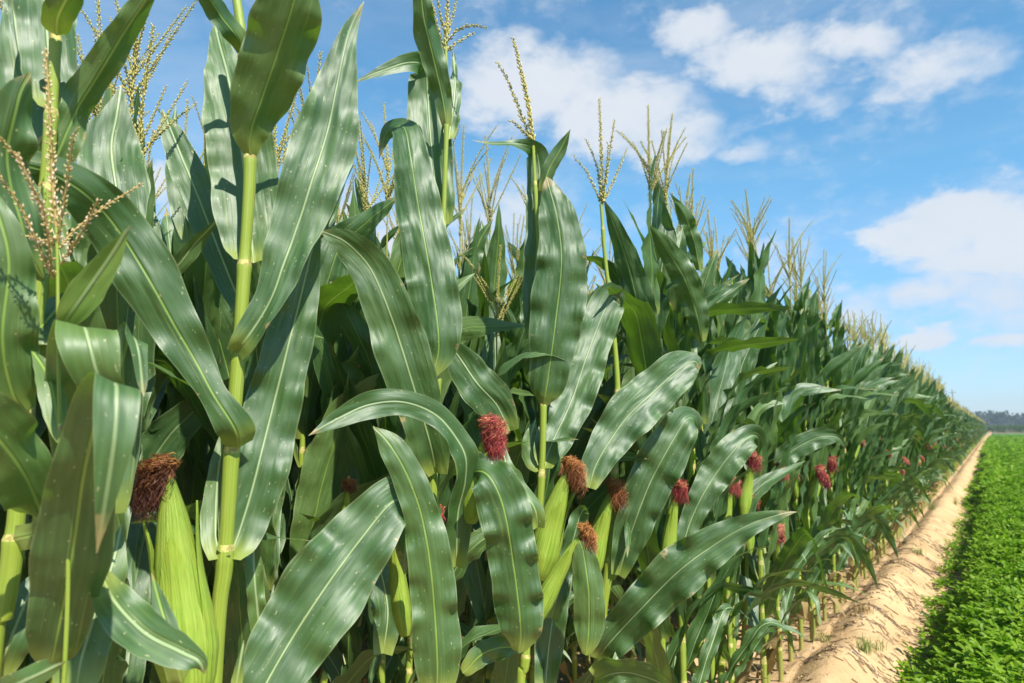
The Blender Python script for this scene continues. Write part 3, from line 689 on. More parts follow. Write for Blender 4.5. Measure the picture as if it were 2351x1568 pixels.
def hero_B():
    z = 1.15
    r = plant_root(515, 1300, z, 'tall corn plant with a big yellow-green ear in brown silk beside its stalk', None)
    tag(r, group='corn plants at the near end of the front row')
    hero_stalk(r, z, [(492, 1568), (516, 1290), (531, 1050), (547, 820), (561, 610), (574, 365), (560, 130), (541, -20)], 40, (1268, 1030, 808, 602, 358, 126), top_r=22)
    L = lambda c, **k: hero_leaf(r, z, c, **k)
    L([(575, 358, -.01, 34, 0), (576, 300, -.03, 92, 8), (606, 210, -.06, 140, 8), (642, 110, -.10, 156, 8), (672, 10, -.13, 140, 5), (700, -100, -.16, 0, 0)], side=-1, fold=.32, label='broad dark leaf seen from below')
    L([(582, 604, .02, 90, 0), (578, 560, .035, 128, 0), (566, 440, .05, 152, 0), (548, 300, .07, 146, 0), (524, 180, .09, 102, 0), (500, 90, .11, 36, 0), (492, 50, .12, 0, 0)], side=1, ripple=.003, basefold=.5)
    L([(559, 124, -.01, 28, 0), (545, 85, -.04, 56, 10), (505, 30, -.08, 60, 20), (465, -30, -.12, 40, 20), (430, -90, -.15, 0, 0)], side=-1, fold=.5)
    L([(545, 806, -.015, 52, 0), (568, 775, -.03, 64, -25), (625, 680, -.03, 78, -30), (668, 560, -.02, 112, -14), (712, 430, -.01, 140, -5), (752, 300, .0, 136, 0), (775, 190, .01, 92, 0), (800, 80, .02, 40, 0), (836, 2, .03, 0, 0)], side=1, fold=.22, n=80, ripple=.003)
    L([(548, 1030, -.02, 76, 0), (540, 985, -.045, 86, 0), (490, 905, -.06, 60, 0), (452, 835, -.07, 88, 0), (400, 745, -.09, 108, 0), (330, 620, -.12, 134, 0), (262, 515, -.15, 132, 0), (200, 448, -.19, 112, 0), (120, 398, -.235, 84, 0), (40, 375, -.27, 62, 0), (-60, 345, -.31, 30, 0), (-120, 330, -.33, 0, 0)], side=-1, n=96, ripple=.0035, wl=.16, label='long broad leaf arching across to the left edge')
    L([(520, 1283, .0, 80, 0), (545, 1235, .02, 104, 10), (580, 1120, .03, 132, 0), (620, 960, .05, 130, 0), (660, 800, .06, 108, 0), (695, 660, .07, 76, 0), (722, 545, .075, 30, 0), (730, 510, .08, 0, 0)], side=1, n=80, ripple=.004, basefold=.9)
    L([(505, 1283, -.01, 56, 0), (495, 1220, .0, 66, 0), (498, 1120, .02, 52, 0), (508, 1040, .03, 34, 0), (520, 960, .05, 0, 0)], side=1, ripple=.002, label='narrow leaf with brown damage along its edge')
    L([(572, 740, .16, 40, 0), (520, 620, .17, 66, 0), (450, 440, .18, 80, 0), (400, 320, .19, 54, 0), (372, 250, .2, 0, 0)], side=1, ripple=.002)
    L([(432, 560, .32, 40, 0), (420, 470, .32, 60, 0), (408, 380, .33, 50, 0), (400, 300, .34, 20, 0), (404, 238, .34, 0, 0)], side=1, ripple=.002)
    L([(370, 680, .24, 30, 0), (362, 580, .24, 46, 0), (340, 500, .24, 36, 0), (322, 432, .24, 0, 0)], side=-1, ripple=.001)
    L([(352, 660, .10, 20, 0), (400, 620, .10, 36, 10), (450, 560, .09, 34, 20), (508, 494, .08, 0, 20)], side=1, ripple=.001)
    # big ear
    hero_ear(r, .98, (442, 1610), (386, 1082), 118, 'dark', leaves=((-.15, .72, .95), (1.5, .85, .9), (-1.7, .8, 1.0)), count=420, length=.125, out=(-.60, .30), spread=.026)
    hero_leaf(r, .98, [(418, 1568, -.035, 60, 0), (396, 1480, -.05, 50, 0), (368, 1390, -.05, 34, 0), (348, 1315, -.05, 0, 0)], side=-1, ripple=.0005)
    # leaf edge going behind to the right of the stalk, and a small pointed shoot by the foot
    L([(600, 1480, .12, 36, 0), (590, 1390, .10, 40, 0), (582, 1280, .10, 34, 0), (586, 1230, .1, 0, 0)], side=1)
    L([(540, 1590, -.05, 26, 0), (548, 1540, -.05, 22, 0), (560, 1470, -.05, 0, 0)], side=1, ripple=.0005)
hero_B()

def hero_C():
    z = 1.55
    r = plant_root(985, 1400, z, 'tall corn plant with a broad white-ribbed leaf low in front and a red-silked ear')
    hero_stalk(r, z, [(985, 1568), (990, 1300), (998, 1000), (1008, 800), (1018, 500), (1026, 250), (1024, 130), (1022, 90)], 26, (1480, 1290, 1050, 862, 520, 290), top_r=8)
    L = lambda c, **k: hero_leaf(r, z, c, **k)
    hero_tassel(r, z, [[(1022, 130, 0), (1026, 40, 0), (1030, -70, 0)], [(1020, 115, 0), (1005, 60, .02), (988, -10, .04)],
        [(1024, 100, 0), (1050, 70, -.02), (1085, 58, -.04), (1118, 65, -.06)], [(1024, 118, 0), (1050, 98, .02), (1089, 75, .04)],
        [(1024, 90, 0), (1034, 50, .02), (1044, 20, .03), (1050, -20, .04)], [(1022, 80, 0), (1010, 30, -.02), (1000, -40, -.04)]], .013)
    L([(1026, 290, -.005, 26, 0), (1016, 220, -.03, 44, 0), (995, 130, -.07, 62, 10), (975, 50, -.11, 54, 10), (966, -30, -.15, 36, 0), (960, -90, -.18, 0, 0)], side=-1, fold=.4)
    L([(1030, 320, .03, 30, 0), (1042, 240, .06, 34, 20), (1044, 170, .09, 20, 20), (1040, 110, .1, 0, 0)], side=1)
    L([(1018, 520, .0, 50, 0), (1006, 460, .02, 78, 0), (990, 330, .05, 98, 0), (982, 220, .06, 92, 0), (978, 165, .05, 76, 0), (966, 146, .03, 60, 10), (930, 146, .0, 40, 25), (880, 162, -.02, 26, 25), (812, 190, -.04, 0, 20)], side=1, n=80, ripple=.002, basefold=.6)
    L([(992, 862, -.03, 30, 0), (1008, 790, -.035, 96, 0), (992, 650, -.04, 122, 0), (962, 480, -.03, 104, 0), (942, 350, -.02, 82, 0), (932, 300, .0, 70, 0), (918, 290, .04, 54, 0), (890, 300, .08, 36, 20), (878, 330, .1, 20, 30), (870, 366, .11, 0, 30)], side=-1, n=84, ripple=.0035, label='leaf with its tip flopped over backwards')
    L([(1000, 1085, -.02, 60, 0), (985, 1010, -.06, 92, 0), (938, 850, -.11, 120, 0), (895, 720, -.14, 116, 0), (852, 620, -.16, 96, 0), (800, 562, -.185, 66, 0), (760, 540, -.2, 34, 0), (735, 532, -.21, 0, 0)], side=1, n=80, ripple=.003)
    L([(1048, 1300, -.03, 40, 0), (1050, 1200, -.06, 72, 30), (1068, 1105, -.09, 70, 40), (1060, 1030, -.12, 62, 35), (1010, 960, -.15, 58, 15), (930, 925, -.18, 60, 0), (850, 930, -.21, 62, 0), (780, 960, -.24, 44, 0), (708, 1000, -.27, 0, 0)], side=1, n=84, ripple=.002)
    L([(1005, 1600, -.18, 80, 0), (1004, 1500, -.19, 112, 0), (992, 1330, -.21, 106, 0), (970, 1190, -.22, 86, 0), (935, 1090, -.23, 76, 0), (895, 1020, -.23, 54, 0), (856, 978, -.23, 0, 0)], side=-1, n=80, ripple=.004, wl=.09)
    # the strapping leaf at the bottom
    L([(560, 1680, -.34, 110, 0), (610, 1572, -.33, 150, 0), (690, 1435, -.30, 190, 0), (775, 1310, -.27, 184, 0), (850, 1210, -.24, 148, 0), (895, 1158, -.22, 120, 0), (922, 1150, -.19, 100, 0), (935, 1190, -.16, 80, 0), (930, 1270, -.15, 40, 0), (928, 1320, -.15, 0, 0)], side=1, n=90, nc=17, ripple=.008, wl=.15, fold=.12, basefold=.2, label='broad glossy leaf with a white midrib, wavy edges, bent over at the top')
    L([(1192, 1500, -.05, 40, 0), (1196, 1440, -.07, 104, 0), (1180, 1300, -.10, 118, 0), (1160, 1180, -.12, 118, 0), (1135, 1110, -.13, 110, 0), (1108, 1082, -.11, 92, 0), (1080, 1090, -.07, 74, 0), (1060, 1130, -.04, 30, 0), (1050, 1160, -.03, 0, 0)], side=-1, n=84, ripple=.006, wl=.10)
    L([(1235, 1210, -.03, 34, 0), (1225, 1160, -.05, 40, 30), (1180, 1110, -.03, 44, 20), (1160, 1060, .0, 30, 0), (1150, 1000, .02, 0, 0)], side=1)
    L([(880, 1500, .12, 50, 0), (890, 1400, .12, 68, 0), (870, 1300, .14, 60, 0), (840, 1230, .16, 0, 0)], side=1)
    L([(1062, 1545, .0, 30, 0), (1110, 1500, .0, 52, 0), (1170, 1485, .0, 44, 0), (1200, 1500, .0, 0, 0)], side=-1)
    L([(1170, 990, .1, 50, 0), (1140, 930, .08, 84, 0), (1095, 880, .06, 96, 0), (1050, 815, .05, 60, 0), (1020, 780, .04, 0, 0)], side=1, ripple=.003)
    hero_ear(r, 1.50, (1080, 1200), (1122, 985), 50, 'red', leaves=((.3, .8, .9), (2.2, .7, .9)), count=320, length=.165, out=(.40, .25), spread=.023, dzt=-.03)
    # slim ears further down the stalk
    hero_ear(r, 1.52, (930, 1460), (902, 1190), 42, 'red', leaves=((0, .85, .9),), count=80, length=.05)
    hero_ear(r, 1.65, (790, 1240), (800, 1105), 22, 'brown', leaves=((0, .85, .9),), count=110, length=.06, out=(.2, .2))
hero_C()

def hero_D():
    z = 1.90
    r = plant_root(1225, 1400, z, 'corn plant holding up one very broad upright leaf, two long-branched bare tassels and no leaf above them')
    r['label'] = 'corn plant with a very broad upright leaf and a thick pale tassel spike'
    hero_stalk(r, z, [(1195, 1600), (1205, 1520), (1225, 1300), (1240, 1150), (1247, 930), (1240, 640), (1230, 450), (1224, 330)], 22, (1500, 1300, 1078, 925, 640, 430), top_r=8)
    L = lambda c, **k: hero_leaf(r, z, c, **k)
    hero_tassel(r, z, [[(1224, 335, 0), (1216, 260, 0), (1198, 170, 0), (1178, 88, 0)], [(1222, 330, 0), (1195, 260, .02), (1168, 190, .04), (1142, 144, .06)],
        [(1222, 325, 0), (1200, 300, -.03), (1176, 278, -.05)]], .019, step=.0042)
    L([(1247, 932, -.01, 24, 0), (1256, 885, -.03, 84, 0), (1276, 740, -.05, 122, 0), (1290, 600, -.06, 118, 0), (1280, 500, -.05, 86, 0), (1262, 430, -.03, 40, 0), (1256, 405, -.02, 0, 0)], side=-1, n=72, ripple=.004, fold=.15, label='very broad upright leaf with a yellow midrib')
    L([(1224, 780, .03, 40, 0), (1228, 640, .03, 58, 0), (1240, 470, .03, 62, 0), (1236, 370, .02, 56, 0), (1222, 340, .0, 40, 10), (1180, 330, -.03, 20, 50), (1130, 330, -.06, 14, 60), (1084, 322, -.09, 0, 50)], side=1, n=72, ripple=.002)
    L([(1243, 440, .0, 20, 0), (1262, 385, -.02, 36, 0), (1288, 340, -.03, 30, 0), (1310, 296, -.05, 0, 0)], side=-1, fold=.5, ripple=.001)
    L([(1250, 1075, .01, 40, 0), (1262, 1030, .03, 78, 0), (1312, 920, .08, 100, 0), (1350, 810, .13, 94, 0), (1385, 720, .17, 84, 0), (1405, 682, .18, 66, 0), (1420, 690, .19, 30, 30), (1424, 720, .2, 0, 30)], side=1, n=72, ripple=.005, wl=.14)
    L([(1244, 1078, .0, 30, 0), (1224, 1055, .02, 44, 0), (1218, 1010, .04, 36, 0), (1230, 960, .05, 0, 0)], side=1)
    L([(1352, 1120, .04, 40, 0), (1372, 1060, .05, 74, 0), (1430, 970, .07, 104, 0), (1500, 900, .10, 108, 0), (1562, 846, .13, 84, 0), (1596, 830, .15, 40, 0), (1605, 850, .16, 0, 20)], side=1, n=72, ripple=.006, wl=.13)
    L([(1345, 1505, -.08, 24, 0), (1352, 1450, -.09, 66, 0), (1352, 1360, -.10, 72, 0), (1340, 1270, -.10, 50, 0), (1330, 1240, -.1, 0, 0)], side=-1, ripple=.003)
    L([(1250, 1590, .05, 50, 0), (1265, 1450, .06, 66, 0), (1290, 1300, .08, 50, 0), (1310, 1190, .1, 0, 0)], side=1, ripple=.004)
    L([(1265, 1420, .03, 40, 0), (1290, 1330, .03, 48, 20), (1320, 1220, .02, 50, 20), (1340, 1170, .0, 30, 10), (1352, 1180, -.02, 0, 10)], side=1)
    hero_ear(r, 1.88, (1236, 1330), (1308, 1070), 64, 'brown', leaves=((.2, .7, .95), (1.9, .8, .9)), count=300, length=.14, out=(.40, .30), spread=.030)
    hero_ear(r, 1.82, (1228, 1430), (1338, 1222), 42, 'brown', leaves=((-.2, .8, .9),), count=240, length=.13, out=(.40, .22), spread=.022)
hero_D()

def hero_E():
    z = 2.25
    r = plant_root(1385, 1400, z, 'corn plant with a slanting orange-silk ear and a long wavy leaf reaching right')
    hero_stalk(r, z, [(1372, 1600), (1382, 1420), (1398, 1290), (1410, 1100), (1418, 900), (1402, 700), (1390, 600), (1380, 470)], 26, (1420, 1285, 1080, 900, 700, 520), top_r=7)
    L = lambda c, **k: hero_leaf(r, z, c, **k)
    hero_tassel(r, z, [[(1381, 480, 0), (1380, 340, 0), (1376, 228, 0)], [(1382, 470, 0), (1370, 380, .03), (1345, 320, .05)], [(1384, 460, 0), (1400, 350, -.03), (1411, 275, -.05)],
        [(1382, 470, 0), (1350, 400, .02), (1318, 360, .03)], [(1384, 465, 0), (1420, 390, .03), (1440, 340, .06)], [(1382, 470, 0), (1392, 400, -.05), (1396, 330, -.08)]], .017, step=.0042)
    hero_ear(r, 2.2, (1352, 1340), (1408, 1118), 50, 'brown', leaves=((0, .75, .9),), count=300, length=.15, out=(.35, .30), spread=.032)
    hero_ear(r, 2.35, (1400, 1330), (1432, 1180), 40, 'dark', leaves=((0, .75, .9),), count=220, length=.13, out=(.1, .2), spread=.034)
    L([(1372, 1512, -.05, 36, 0), (1400, 1475, -.09, 70, 0), (1470, 1400, -.16, 100, 0), (1560, 1310, -.22, 108, 0), (1650, 1245, -.25, 84, 0), (1720, 1205, -.27, 52, 0), (1790, 1182, -.28, 20, 0), (1830, 1175, -.28, 0, 0)], side=1, n=80, ripple=.008, wl=.16, fold=.15, label='long wavy leaf with a pale midrib reaching right')
    L([(1420, 1320, -.02, 40, 0), (1450, 1220, -.05, 80, 0), (1492, 1110, -.08, 104, 0), (1540, 1020, -.10, 98, 0), (1572, 968, -.09, 76, 0), (1590, 962, -.05, 50, 10), (1596, 990, -.02, 20, 20), (1598, 1010, -.01, 0, 20)], side=1, n=72, ripple=.004)
    L([(1556, 1300, .2, 30, 0), (1584, 1200, .2, 50, 0), (1626, 1115, .2, 66, 0), (1680, 1040, .2, 74, 0), (1722, 1002, .22, 56, 0), (1742, 1010, .25, 30, 30), (1740, 1050, .28, 0, 40)], side=1, n=72, ripple=.005)
    L([(1612, 785, .3, 24, 0), (1600, 720, .27, 56, 0), (1572, 640, .22, 62, 0), (1530, 570, .17, 46, 0), (1490, 515, .12, 0, 0)], side=-1, fold=.3)
    L([(1606, 620, .3, 20, 0), (1596, 560, .27, 34, 10), (1575, 500, .22, 34, 10), (1538, 442, .17, 0, 0)], side=-1, fold=.4)
    L([(1370, 1560, -.25, 60, 0), (1420, 1545, -.30, 90, 30), (1500, 1560, -.34, 80, 40), (1560, 1590, -.38, 0, 40)], side=1)
hero_E()

def hero_ears_beyond():
    grp = 'front-row corn plants along the sandy ridge'
    z = 2.69; r = plant_root(1528, 1400, z, 'front-row corn plant with one upright slim ear in crimson and gold silk', grp)
    hero_stalk(r, z, [(1518, 1600), (1526, 1400), (1540, 1000), (1548, 700), (1552, 560)], 17, (1380, 1190, 960, 760), top_r=6)
    hero_ear(r, 2.42, (1530, 1330), (1556, 1118), 36, 'red', leaves=((0, .8, .9),), count=230, length=.14, out=(.1, .3), spread=.027)
    hero_tassel(r, z, [[(1552, 565, 0), (1528, 470, 0), (1502, 400, 0)], [(1551, 560, 0), (1540, 500, .03), (1545, 440, .05)], [(1550, 560, 0), (1572, 500, -.03), (1578, 465, -.05)], [(1550, 560, 0), (1520, 520, -.03), (1496, 500, -.05)]], .017, step=.0045)
    L = lambda c, **k: hero_leaf(r, z, c, **k)
    L([(1546, 960, .0, 20, 0), (1556, 900, .02, 56, 0), (1560, 820, .05, 82, 0), (1556, 786, .06, 84, 0), (1554, 768, .045, 80, 0), (1560, 784, .02, 76, 0), (1568, 880, .0, 58, 10), (1572, 980, .0, 0, 10)], side=1, ripple=.002)
    L([(1548, 760, .0, 18, 0), (1536, 700, .0, 44, 0), (1520, 620, .01, 46, 0), (1512, 560, .02, 24, 0), (1510, 520, .03, 0, 0)], side=-1, ripple=.002)
    z = 3.30; r = plant_root(1664, 1350, z, 'front-row corn plant with a round fluffy pink silk just past the crimson-and-gold one', grp)
    hero_stalk(r, z, [(1656, 1560), (1662, 1380), (1672, 1000), (1678, 760), (1680, 640)], 14, (1360, 1160, 960, 800), top_r=5)
    hero_ear(r, 2.98, (1660, 1270), (1680, 1106), 32, 'pink', leaves=((0, .8, .9),), count=240, length=.13, out=(.15, .35), spread=.033)
    L = lambda c, **k: hero_leaf(r, z, c, **k)
    L([(1672, 960, .0, 16, 0), (1690, 890, .0, 44, 0), (1700, 790, .03, 50, 0), (1698, 720, .06, 36, 0), (1690, 690, .08, 0, 0)], side=1, ripple=.004)
    L([(1676, 800, .0, 16, 0), (1660, 740, -.04, 40, 0), (1650, 680, -.06, 36, 0), (1655, 640, -.08, 0, 0)], side=-1, ripple=.003)
    z = 3.58; r = plant_root(1712, 1330, z, 'front-row corn plant with two silks one above the other, deep pink over pale pink', grp)
    hero_stalk(r, z, [(1706, 1530), (1712, 1360), (1720, 1000), (1724, 780), (1726, 660)], 13, (1340, 1150, 960, 800), top_r=5)
    hero_ear(r, 3.10, (1706, 1190), (1730, 1052), 30, 'red', leaves=((0, .8, .9),), count=240, length=.15, out=(-.05, .35), spread=.031)
    hero_ear(r, 3.12, (1720, 1270), (1728, 1142), 24, 'pink', leaves=((0, .8, .9),), count=170, length=.10, out=(.05, .3), spread=.030)
    L = lambda c, **k: hero_leaf(r, z, c, **k)
    L([(1720, 1000, .0, 16, 0), (1742, 920, .0, 46, 0), (1752, 810, .03, 50, 0), (1745, 740, .06, 0, 0)], side=1, ripple=.004)
    L([(1722, 1160, -.05, 16, 0), (1745, 1120, -.10, 40, 0), (1800, 1050, -.15, 50, 0), (1870, 1008, -.19, 46, 0), (1920, 1004, -.2, 26, 10), (1942, 1030, -.2, 0, 20)], side=1, ripple=.005)
hero_ears_beyond()

# ------------------------------------------------------------------ corn: procedural kinds
def leaf_curve(rr, hgt_frac, az, length, n):
    th0 = R_({0: 32, 1: 14, 2: 9}[0 if hgt_frac < .2 else 1 if hgt_frac < .72 else 2] + rr.uniform(-8, 9))
    th1 = R_(rr.uniform(90, 165) if hgt_frac < .2 else rr.uniform(16, 95) if hgt_frac < .72 else rr.uniform(10, 60))
    if .3 < hgt_frac < .75 and rr.random() < .22: th1 = R_(rr.uniform(90, 160))
    if hgt_frac > .8 and rr.random() < .5: th1 = th0 + R_(rr.uniform(5, 25))
    mid = rr.uniform(.48, .86); wd = rr.uniform(.07, .26)
    s = np.linspace(0, 1, n); k = sstep(mid - wd, mid + wd, s) * .80 + s * .20
    th = th0 + (th1 - th0) * k; a = az + rr.uniform(-.7, .7) * s ** 1.5
    d = np.stack([np.sin(th) * np.cos(a), np.sin(th) * np.sin(a), np.cos(th)], 1) * (length / (n - 1))
    Pm = np.concatenate([[[0, 0, 0]], np.cumsum(d[:-1], 0)])
    T = unit(d); N = transport(T, np.array([-math.cos(az), -math.sin(az), .3]))
    tw = rr.uniform(-2.2, 2.2) * (1.0 if hgt_frac > .3 else .5); tw0 = rr.uniform(-.8, .8)
    N = np.array([rot_about(N[i], T[i], tw0 * min(1, s[i] / .2) + tw * s[i] ** 1.2) for i in range(n)])
    return Pm, N, s
def width_profile(s):
    return (.55 + .45 * np.sin(np.clip(s / .38, 0, 1) * math.pi / 2)) * (1 - np.clip((s - .42) / .58, 0, 1) ** 1.9) + .004

def plant_spec(seed, ear=None, H=1.90):
    rr = random.Random(seed); H = H * rr.uniform(.97, 1.03); sp = {'H': H, 'leaves': [], 'ear': None, 'seed': seed}
    az = rr.uniform(-.5, .5)
    nl = 15; zs = np.linspace(.20, H - .13, nl) + np.array([rr.uniform(-.03, .03) for _ in range(nl)])
    for k, z in enumerate(zs):
        f = k / (nl - 1)
        l = np.interp(f, [0, .25, .55, .8, 1], [.62, .80, .84, .72, .42]) * rr.uniform(.88, 1.1)
        w = np.interp(f, [0, .25, .55, .85, 1], [.058, .096, .128, .118, .072]) * rr.uniform(.9, 1.12)
        sp['leaves'].append((f, z, az + (k % 2) * math.pi + rr.uniform(-.45, .45), l, w, rr.randrange(10 ** 6)))
    sp['dry'] = [(0.0, .10 + .07 * k, rr.uniform(0, 6.28), rr.uniform(.28, .42), rr.uniform(.028, .045), rr.randrange(10 ** 6)) for k in range(2)]
    if ear: sp['ear'] = (ear, rr.uniform(.58, 1.22), rr.uniform(-3.1, 3.1), rr.randrange(10 ** 6))
    sp['tassel'] = (rr.randrange(10 ** 6), rr.uniform(.34, .44), rr.randint(6, 9))
    sp['lean'] = (rr.uniform(-.03, .03), rr.uniform(-.03, .03))
    return sp
def stalk_pts(sp):
    H, (lx, ly) = sp['H'], sp['lean']
    return [(0, 0, -.03), (lx * .2, ly * .2, H * .3), (lx * .6, ly * .6, H * .65), (lx, ly, H)]
def at_height(sp, z):
    f = max(0, z / sp['H']); return np.array([sp['lean'][0] * f ** 1.3, sp['lean'][1] * f ** 1.3, z])
def spec_leaf(mb, sp, k, n, nc, mi=0, rip=True, which='leaves'):
    f, z, az, l, w, seed = sp[which][k]; rr = random.Random(seed)
    Pm, N, s = leaf_curve(rr, f, az, l, n); Pm = Pm + at_height(sp, z) + np.array([math.cos(az), math.sin(az), 0]) * .006
    fo = .18 + .75 * np.exp(-s / .07)
    q = s * 8 + rr.uniform(0, 6)
    ribbon(mb, Pm, N, w * .5 * width_profile(s) * (1 + .05 * np.sin(q * 1.6) + .04 * np.sin(q * 3.7)), nc, fo, (.011 if rip else 0) * rr.uniform(.5, 1.4), rr.uniform(.09, .17), 0, mi, .003, rr)
def spec_stalk(mb, sp, mi=0, sides=10, nseg=110, node_mi=1):
    nodes = [z / (sp['H'] + .03) for (f, z, *_r) in sp['leaves']]
    stalk_mesh(mb, stalk_pts(sp), .0125, .0045, nodes, sides, mi, nseg, node_mi)
def spec_ear(sp, mbh, mbs, count, th=.0008, mih=0, mis=0, sides=14, nseg=18):
    kind, z, az, seed = sp['ear']; rr = random.Random(seed)
    b = at_height(sp, z) + np.array([math.cos(az), math.sin(az), 0]) * .02
    ax = unit(np.array([math.cos(az) * .5, math.sin(az) * .5, 1.0])); t = b + ax * rr.uniform(.20, .26)
    pts, N, B, prof = husk_mesh(mbh, b, t, .021, mi=mih, nseg=nseg, sides=sides, rr=rr)
    if sides > 8: husk_leaf(mbh, pts, N, B, prof, .021, rr.uniform(0, 6), 0, rr.uniform(.6, .85), .95, mi=mih, tipout=.12); husk_leaf(mbh, pts, N, B, prof, .021, rr.uniform(0, 6), 0, rr.uniform(.7, .95), .95, mi=mih)
    silk_mesh(mbs, t, t - b, rr, count, rr.uniform(.10, .15), .031, 1.0, 3, mis, th, np.array([math.cos(az), math.sin(az), 0]) * .35)

KINDS = [plant_spec(11, 'red'), plant_spec(12), plant_spec(13, 'brown'), plant_spec(14), plant_spec(15, 'pink'), plant_spec(16),
         plant_spec(17, 'red'), plant_spec(18), plant_spec(19, 'pink'), plant_spec(20), plant_spec(21, 'brown'), plant_spec(22)]
PM = [M_STALK, M_LEAF, M_TAS, M_HUSK, SILKS['red'], SILKS['brown'], SILKS['pink'], M_NODE, M_DRYLEAF]
SILK_I = {'red': 4, 'brown': 5, 'pink': 6}
def make_parts_plant(sp):
    r = empty('corn_plant', (0, 0, 0))
    m = MB(); spec_stalk(m, sp); m.build('stalk', [M_STALK, M_NODE], r)
    for k in range(len(sp['leaves'])):
        m = MB(); spec_leaf(m, sp, k, 34, 9); m.build('leaf', M_LEAF, r)
    for k in range(2):
        m = MB(); spec_leaf(m, sp, k, 16, 5, 0, True, 'dry'); m.build('dry_leaf', M_DRYLEAF, r)
    m = MB(); ts, th, nb = sp['tassel']; tassel_mesh(m, at_height(sp, sp['H'] + .18), random.Random(ts), 0, 0, th, nb); m.build('tassel', M_TAS, r)
    if sp['ear']:
        mh, ms = MB(), MB(); spec_ear(sp, mh, ms, 190, .001); e = mh.build('ear', M_HUSK, r); ms.build('silk', SILKS[sp['ear'][0]], e)
    return r
def merged_plant(sp, lod, ripe=False, tas=True):
    m = MB()
    if lod == 1:
        spec_stalk(m, sp, 0, 6, 60, 7)
        for k in range(len(sp['leaves'])): spec_leaf(m, sp, k, 20, 5, 1)
        for k in range(2): spec_leaf(m, sp, k, 9, 3, 8, True, 'dry')
        ts, th, nb = sp['tassel']; tassel_mesh(m, at_height(sp, sp['H'] + .18), random.Random(ts), 1, 2, th, nb)
        if sp['ear']: spec_ear(sp, m, m, 70, .0018, 3, SILK_I[sp['ear'][0]], 8, 10)
    else:
        tube(m, catmull(stalk_pts(sp), 4), .011, 4, 0, .5, cap=False)
        for k in range(1, len(sp['leaves'])): spec_leaf(m, sp, k, 9, 3, 1, False)
        ts, th, nb = sp['tassel']
        if tas: tassel_mesh(m, at_height(sp, sp['H'] + .18), random.Random(ts), 2, 2, th * 1.0, nb + (4 if ripe else 0), spread=1.3)
        if sp['ear']: 
            kind, z, az, seed = sp['ear']; b = at_height(sp, z); ax = unit(np.array([math.cos(az) * .5, math.sin(az) * .5, 1.0]))
            tube(m, [b, b + ax * .12, b + ax * .22], [.015, .026, .010], 5, 3, .5, cap=False); tube(m, [b + ax * .20, b + ax * .24, b + ax * .25 + np.array([math.cos(az) * .03, math.sin(az) * .03, -.05])], [.010, .024, .016], 5, SILK_I[kind], .5, vs=np.array([.1, .5, .8]))
    return m
def copy_tree(o, parent=None):
    c = o.copy(); COL.objects.link(c)
    if parent is not None: c.parent = parent
    for ch in list(o.children): copy_tree(ch, c)
    return c

# (four plants stand in the front row between the traced ones, a little further back)
# positions: rows run along +y, spaced .66 m, plants about .2 m apart
rp = random.Random(5)
SPOTS = []
for row in range(0, 14):
    x0 = ROW0 - .60 * row
    y = (2.36 if row == 0 else -1.6 + .1 * rp.random())
    ymax = 150 if row < 7 else 50
    while y < ymax:
        SPOTS.append((row, x0 + rp.uniform(-.035, .035), y + rp.uniform(-.035, .035), rp.random(), rp.random(), rp.random()))
        y += .19 if row == 0 else .165
for (yy, aa, bb, cc) in ((.36, .80, .4, .40), (.62, .70, .7, .86), (.93, .90, .3, .95), (1.40, .75, .6, .05), (1.78, .60, .2, .9), (2.08, .97, .7, .1)): SPOTS.append((-1, ROW0 - .30, yy, aa, bb, cc))
def view_xy(x, y):
    q = np.array([x, y, 1.5]) - CAM; zc = q @ cF
    return (q @ cR) / zc if zc > .2 else 9e9, zc
cand = []
for i, (row, x, y, a, b, c) in enumerate(SPOTS):
    u, zc = view_xy(x, y)
    if zc > .5 and -.95 < u < .80: cand.append((math.hypot(x, y) * (1 + .55 * max(row, 0)), i))
cand.sort()
NEAR, MID = 90, 285
near = [i for _d, i in cand[:NEAR]]; midl = [i for _d, i in cand[NEAR:MID]]
used = set(near) | set(midl)
def kind_for(row, a):
    n = len(KINDS) // 2
    if row > 0: return int(a * len(KINDS)) % len(KINDS)
    if row < 0: return 2 * int(a * n) + 1
    return 2 * int(a / .46 * n) if a < .46 else 2 * int((a - .46) / .54 * n) + 1
def turn(row, b, c, sp):
    if row == 0 and sp['ear']: return -.35 + (c - .5) * 2.2 - sp['ear'][2]      # ears lean out to the light beside the ridge
    return (c - .5) * 6.283
def pose(o, row, x, y, b, c, sp):
    o.location = (x, y, float(ground_h(x, y)) - .005)
    o.rotation_euler = (0, 0, turn(row, b, c, sp))
    s = .94 + .11 * b - (.03 if row > 0 else .15 if row < 0 else 0) - (.13 if y > 21 else 0); o.scale = (s, s, s)
SILKWORD = {'red': 'dark red silk', 'brown': 'orange-brown silk', 'pink': 'pinkish silk'}
ORD = 'first second third fourth fifth sixth seventh eighth ninth tenth eleventh twelfth thirteenth fourteenth fifteenth sixteenth seventeenth eighteenth nineteenth twentieth'.split()
FRONT = sorted([(q[1], q[2]) for q in SPOTS if q[0] == 0], key=lambda q: q[1])
BETWEEN = {.36: 'slender corn plant set back behind the tan-tasselled tiller at the left', .62: 'slender corn plant set back just left of the big-eared plant',
           .93: 'slender corn plant set back between the big-eared plant and the one with red silk', 1.40: 'slender corn plant set back between the red-silked plant and the very broad upright leaf',
           1.78: 'slender corn plant set back just right of the very broad upright leaf', 2.08: 'slender corn plant set back behind the slanting orange-silk ear'}
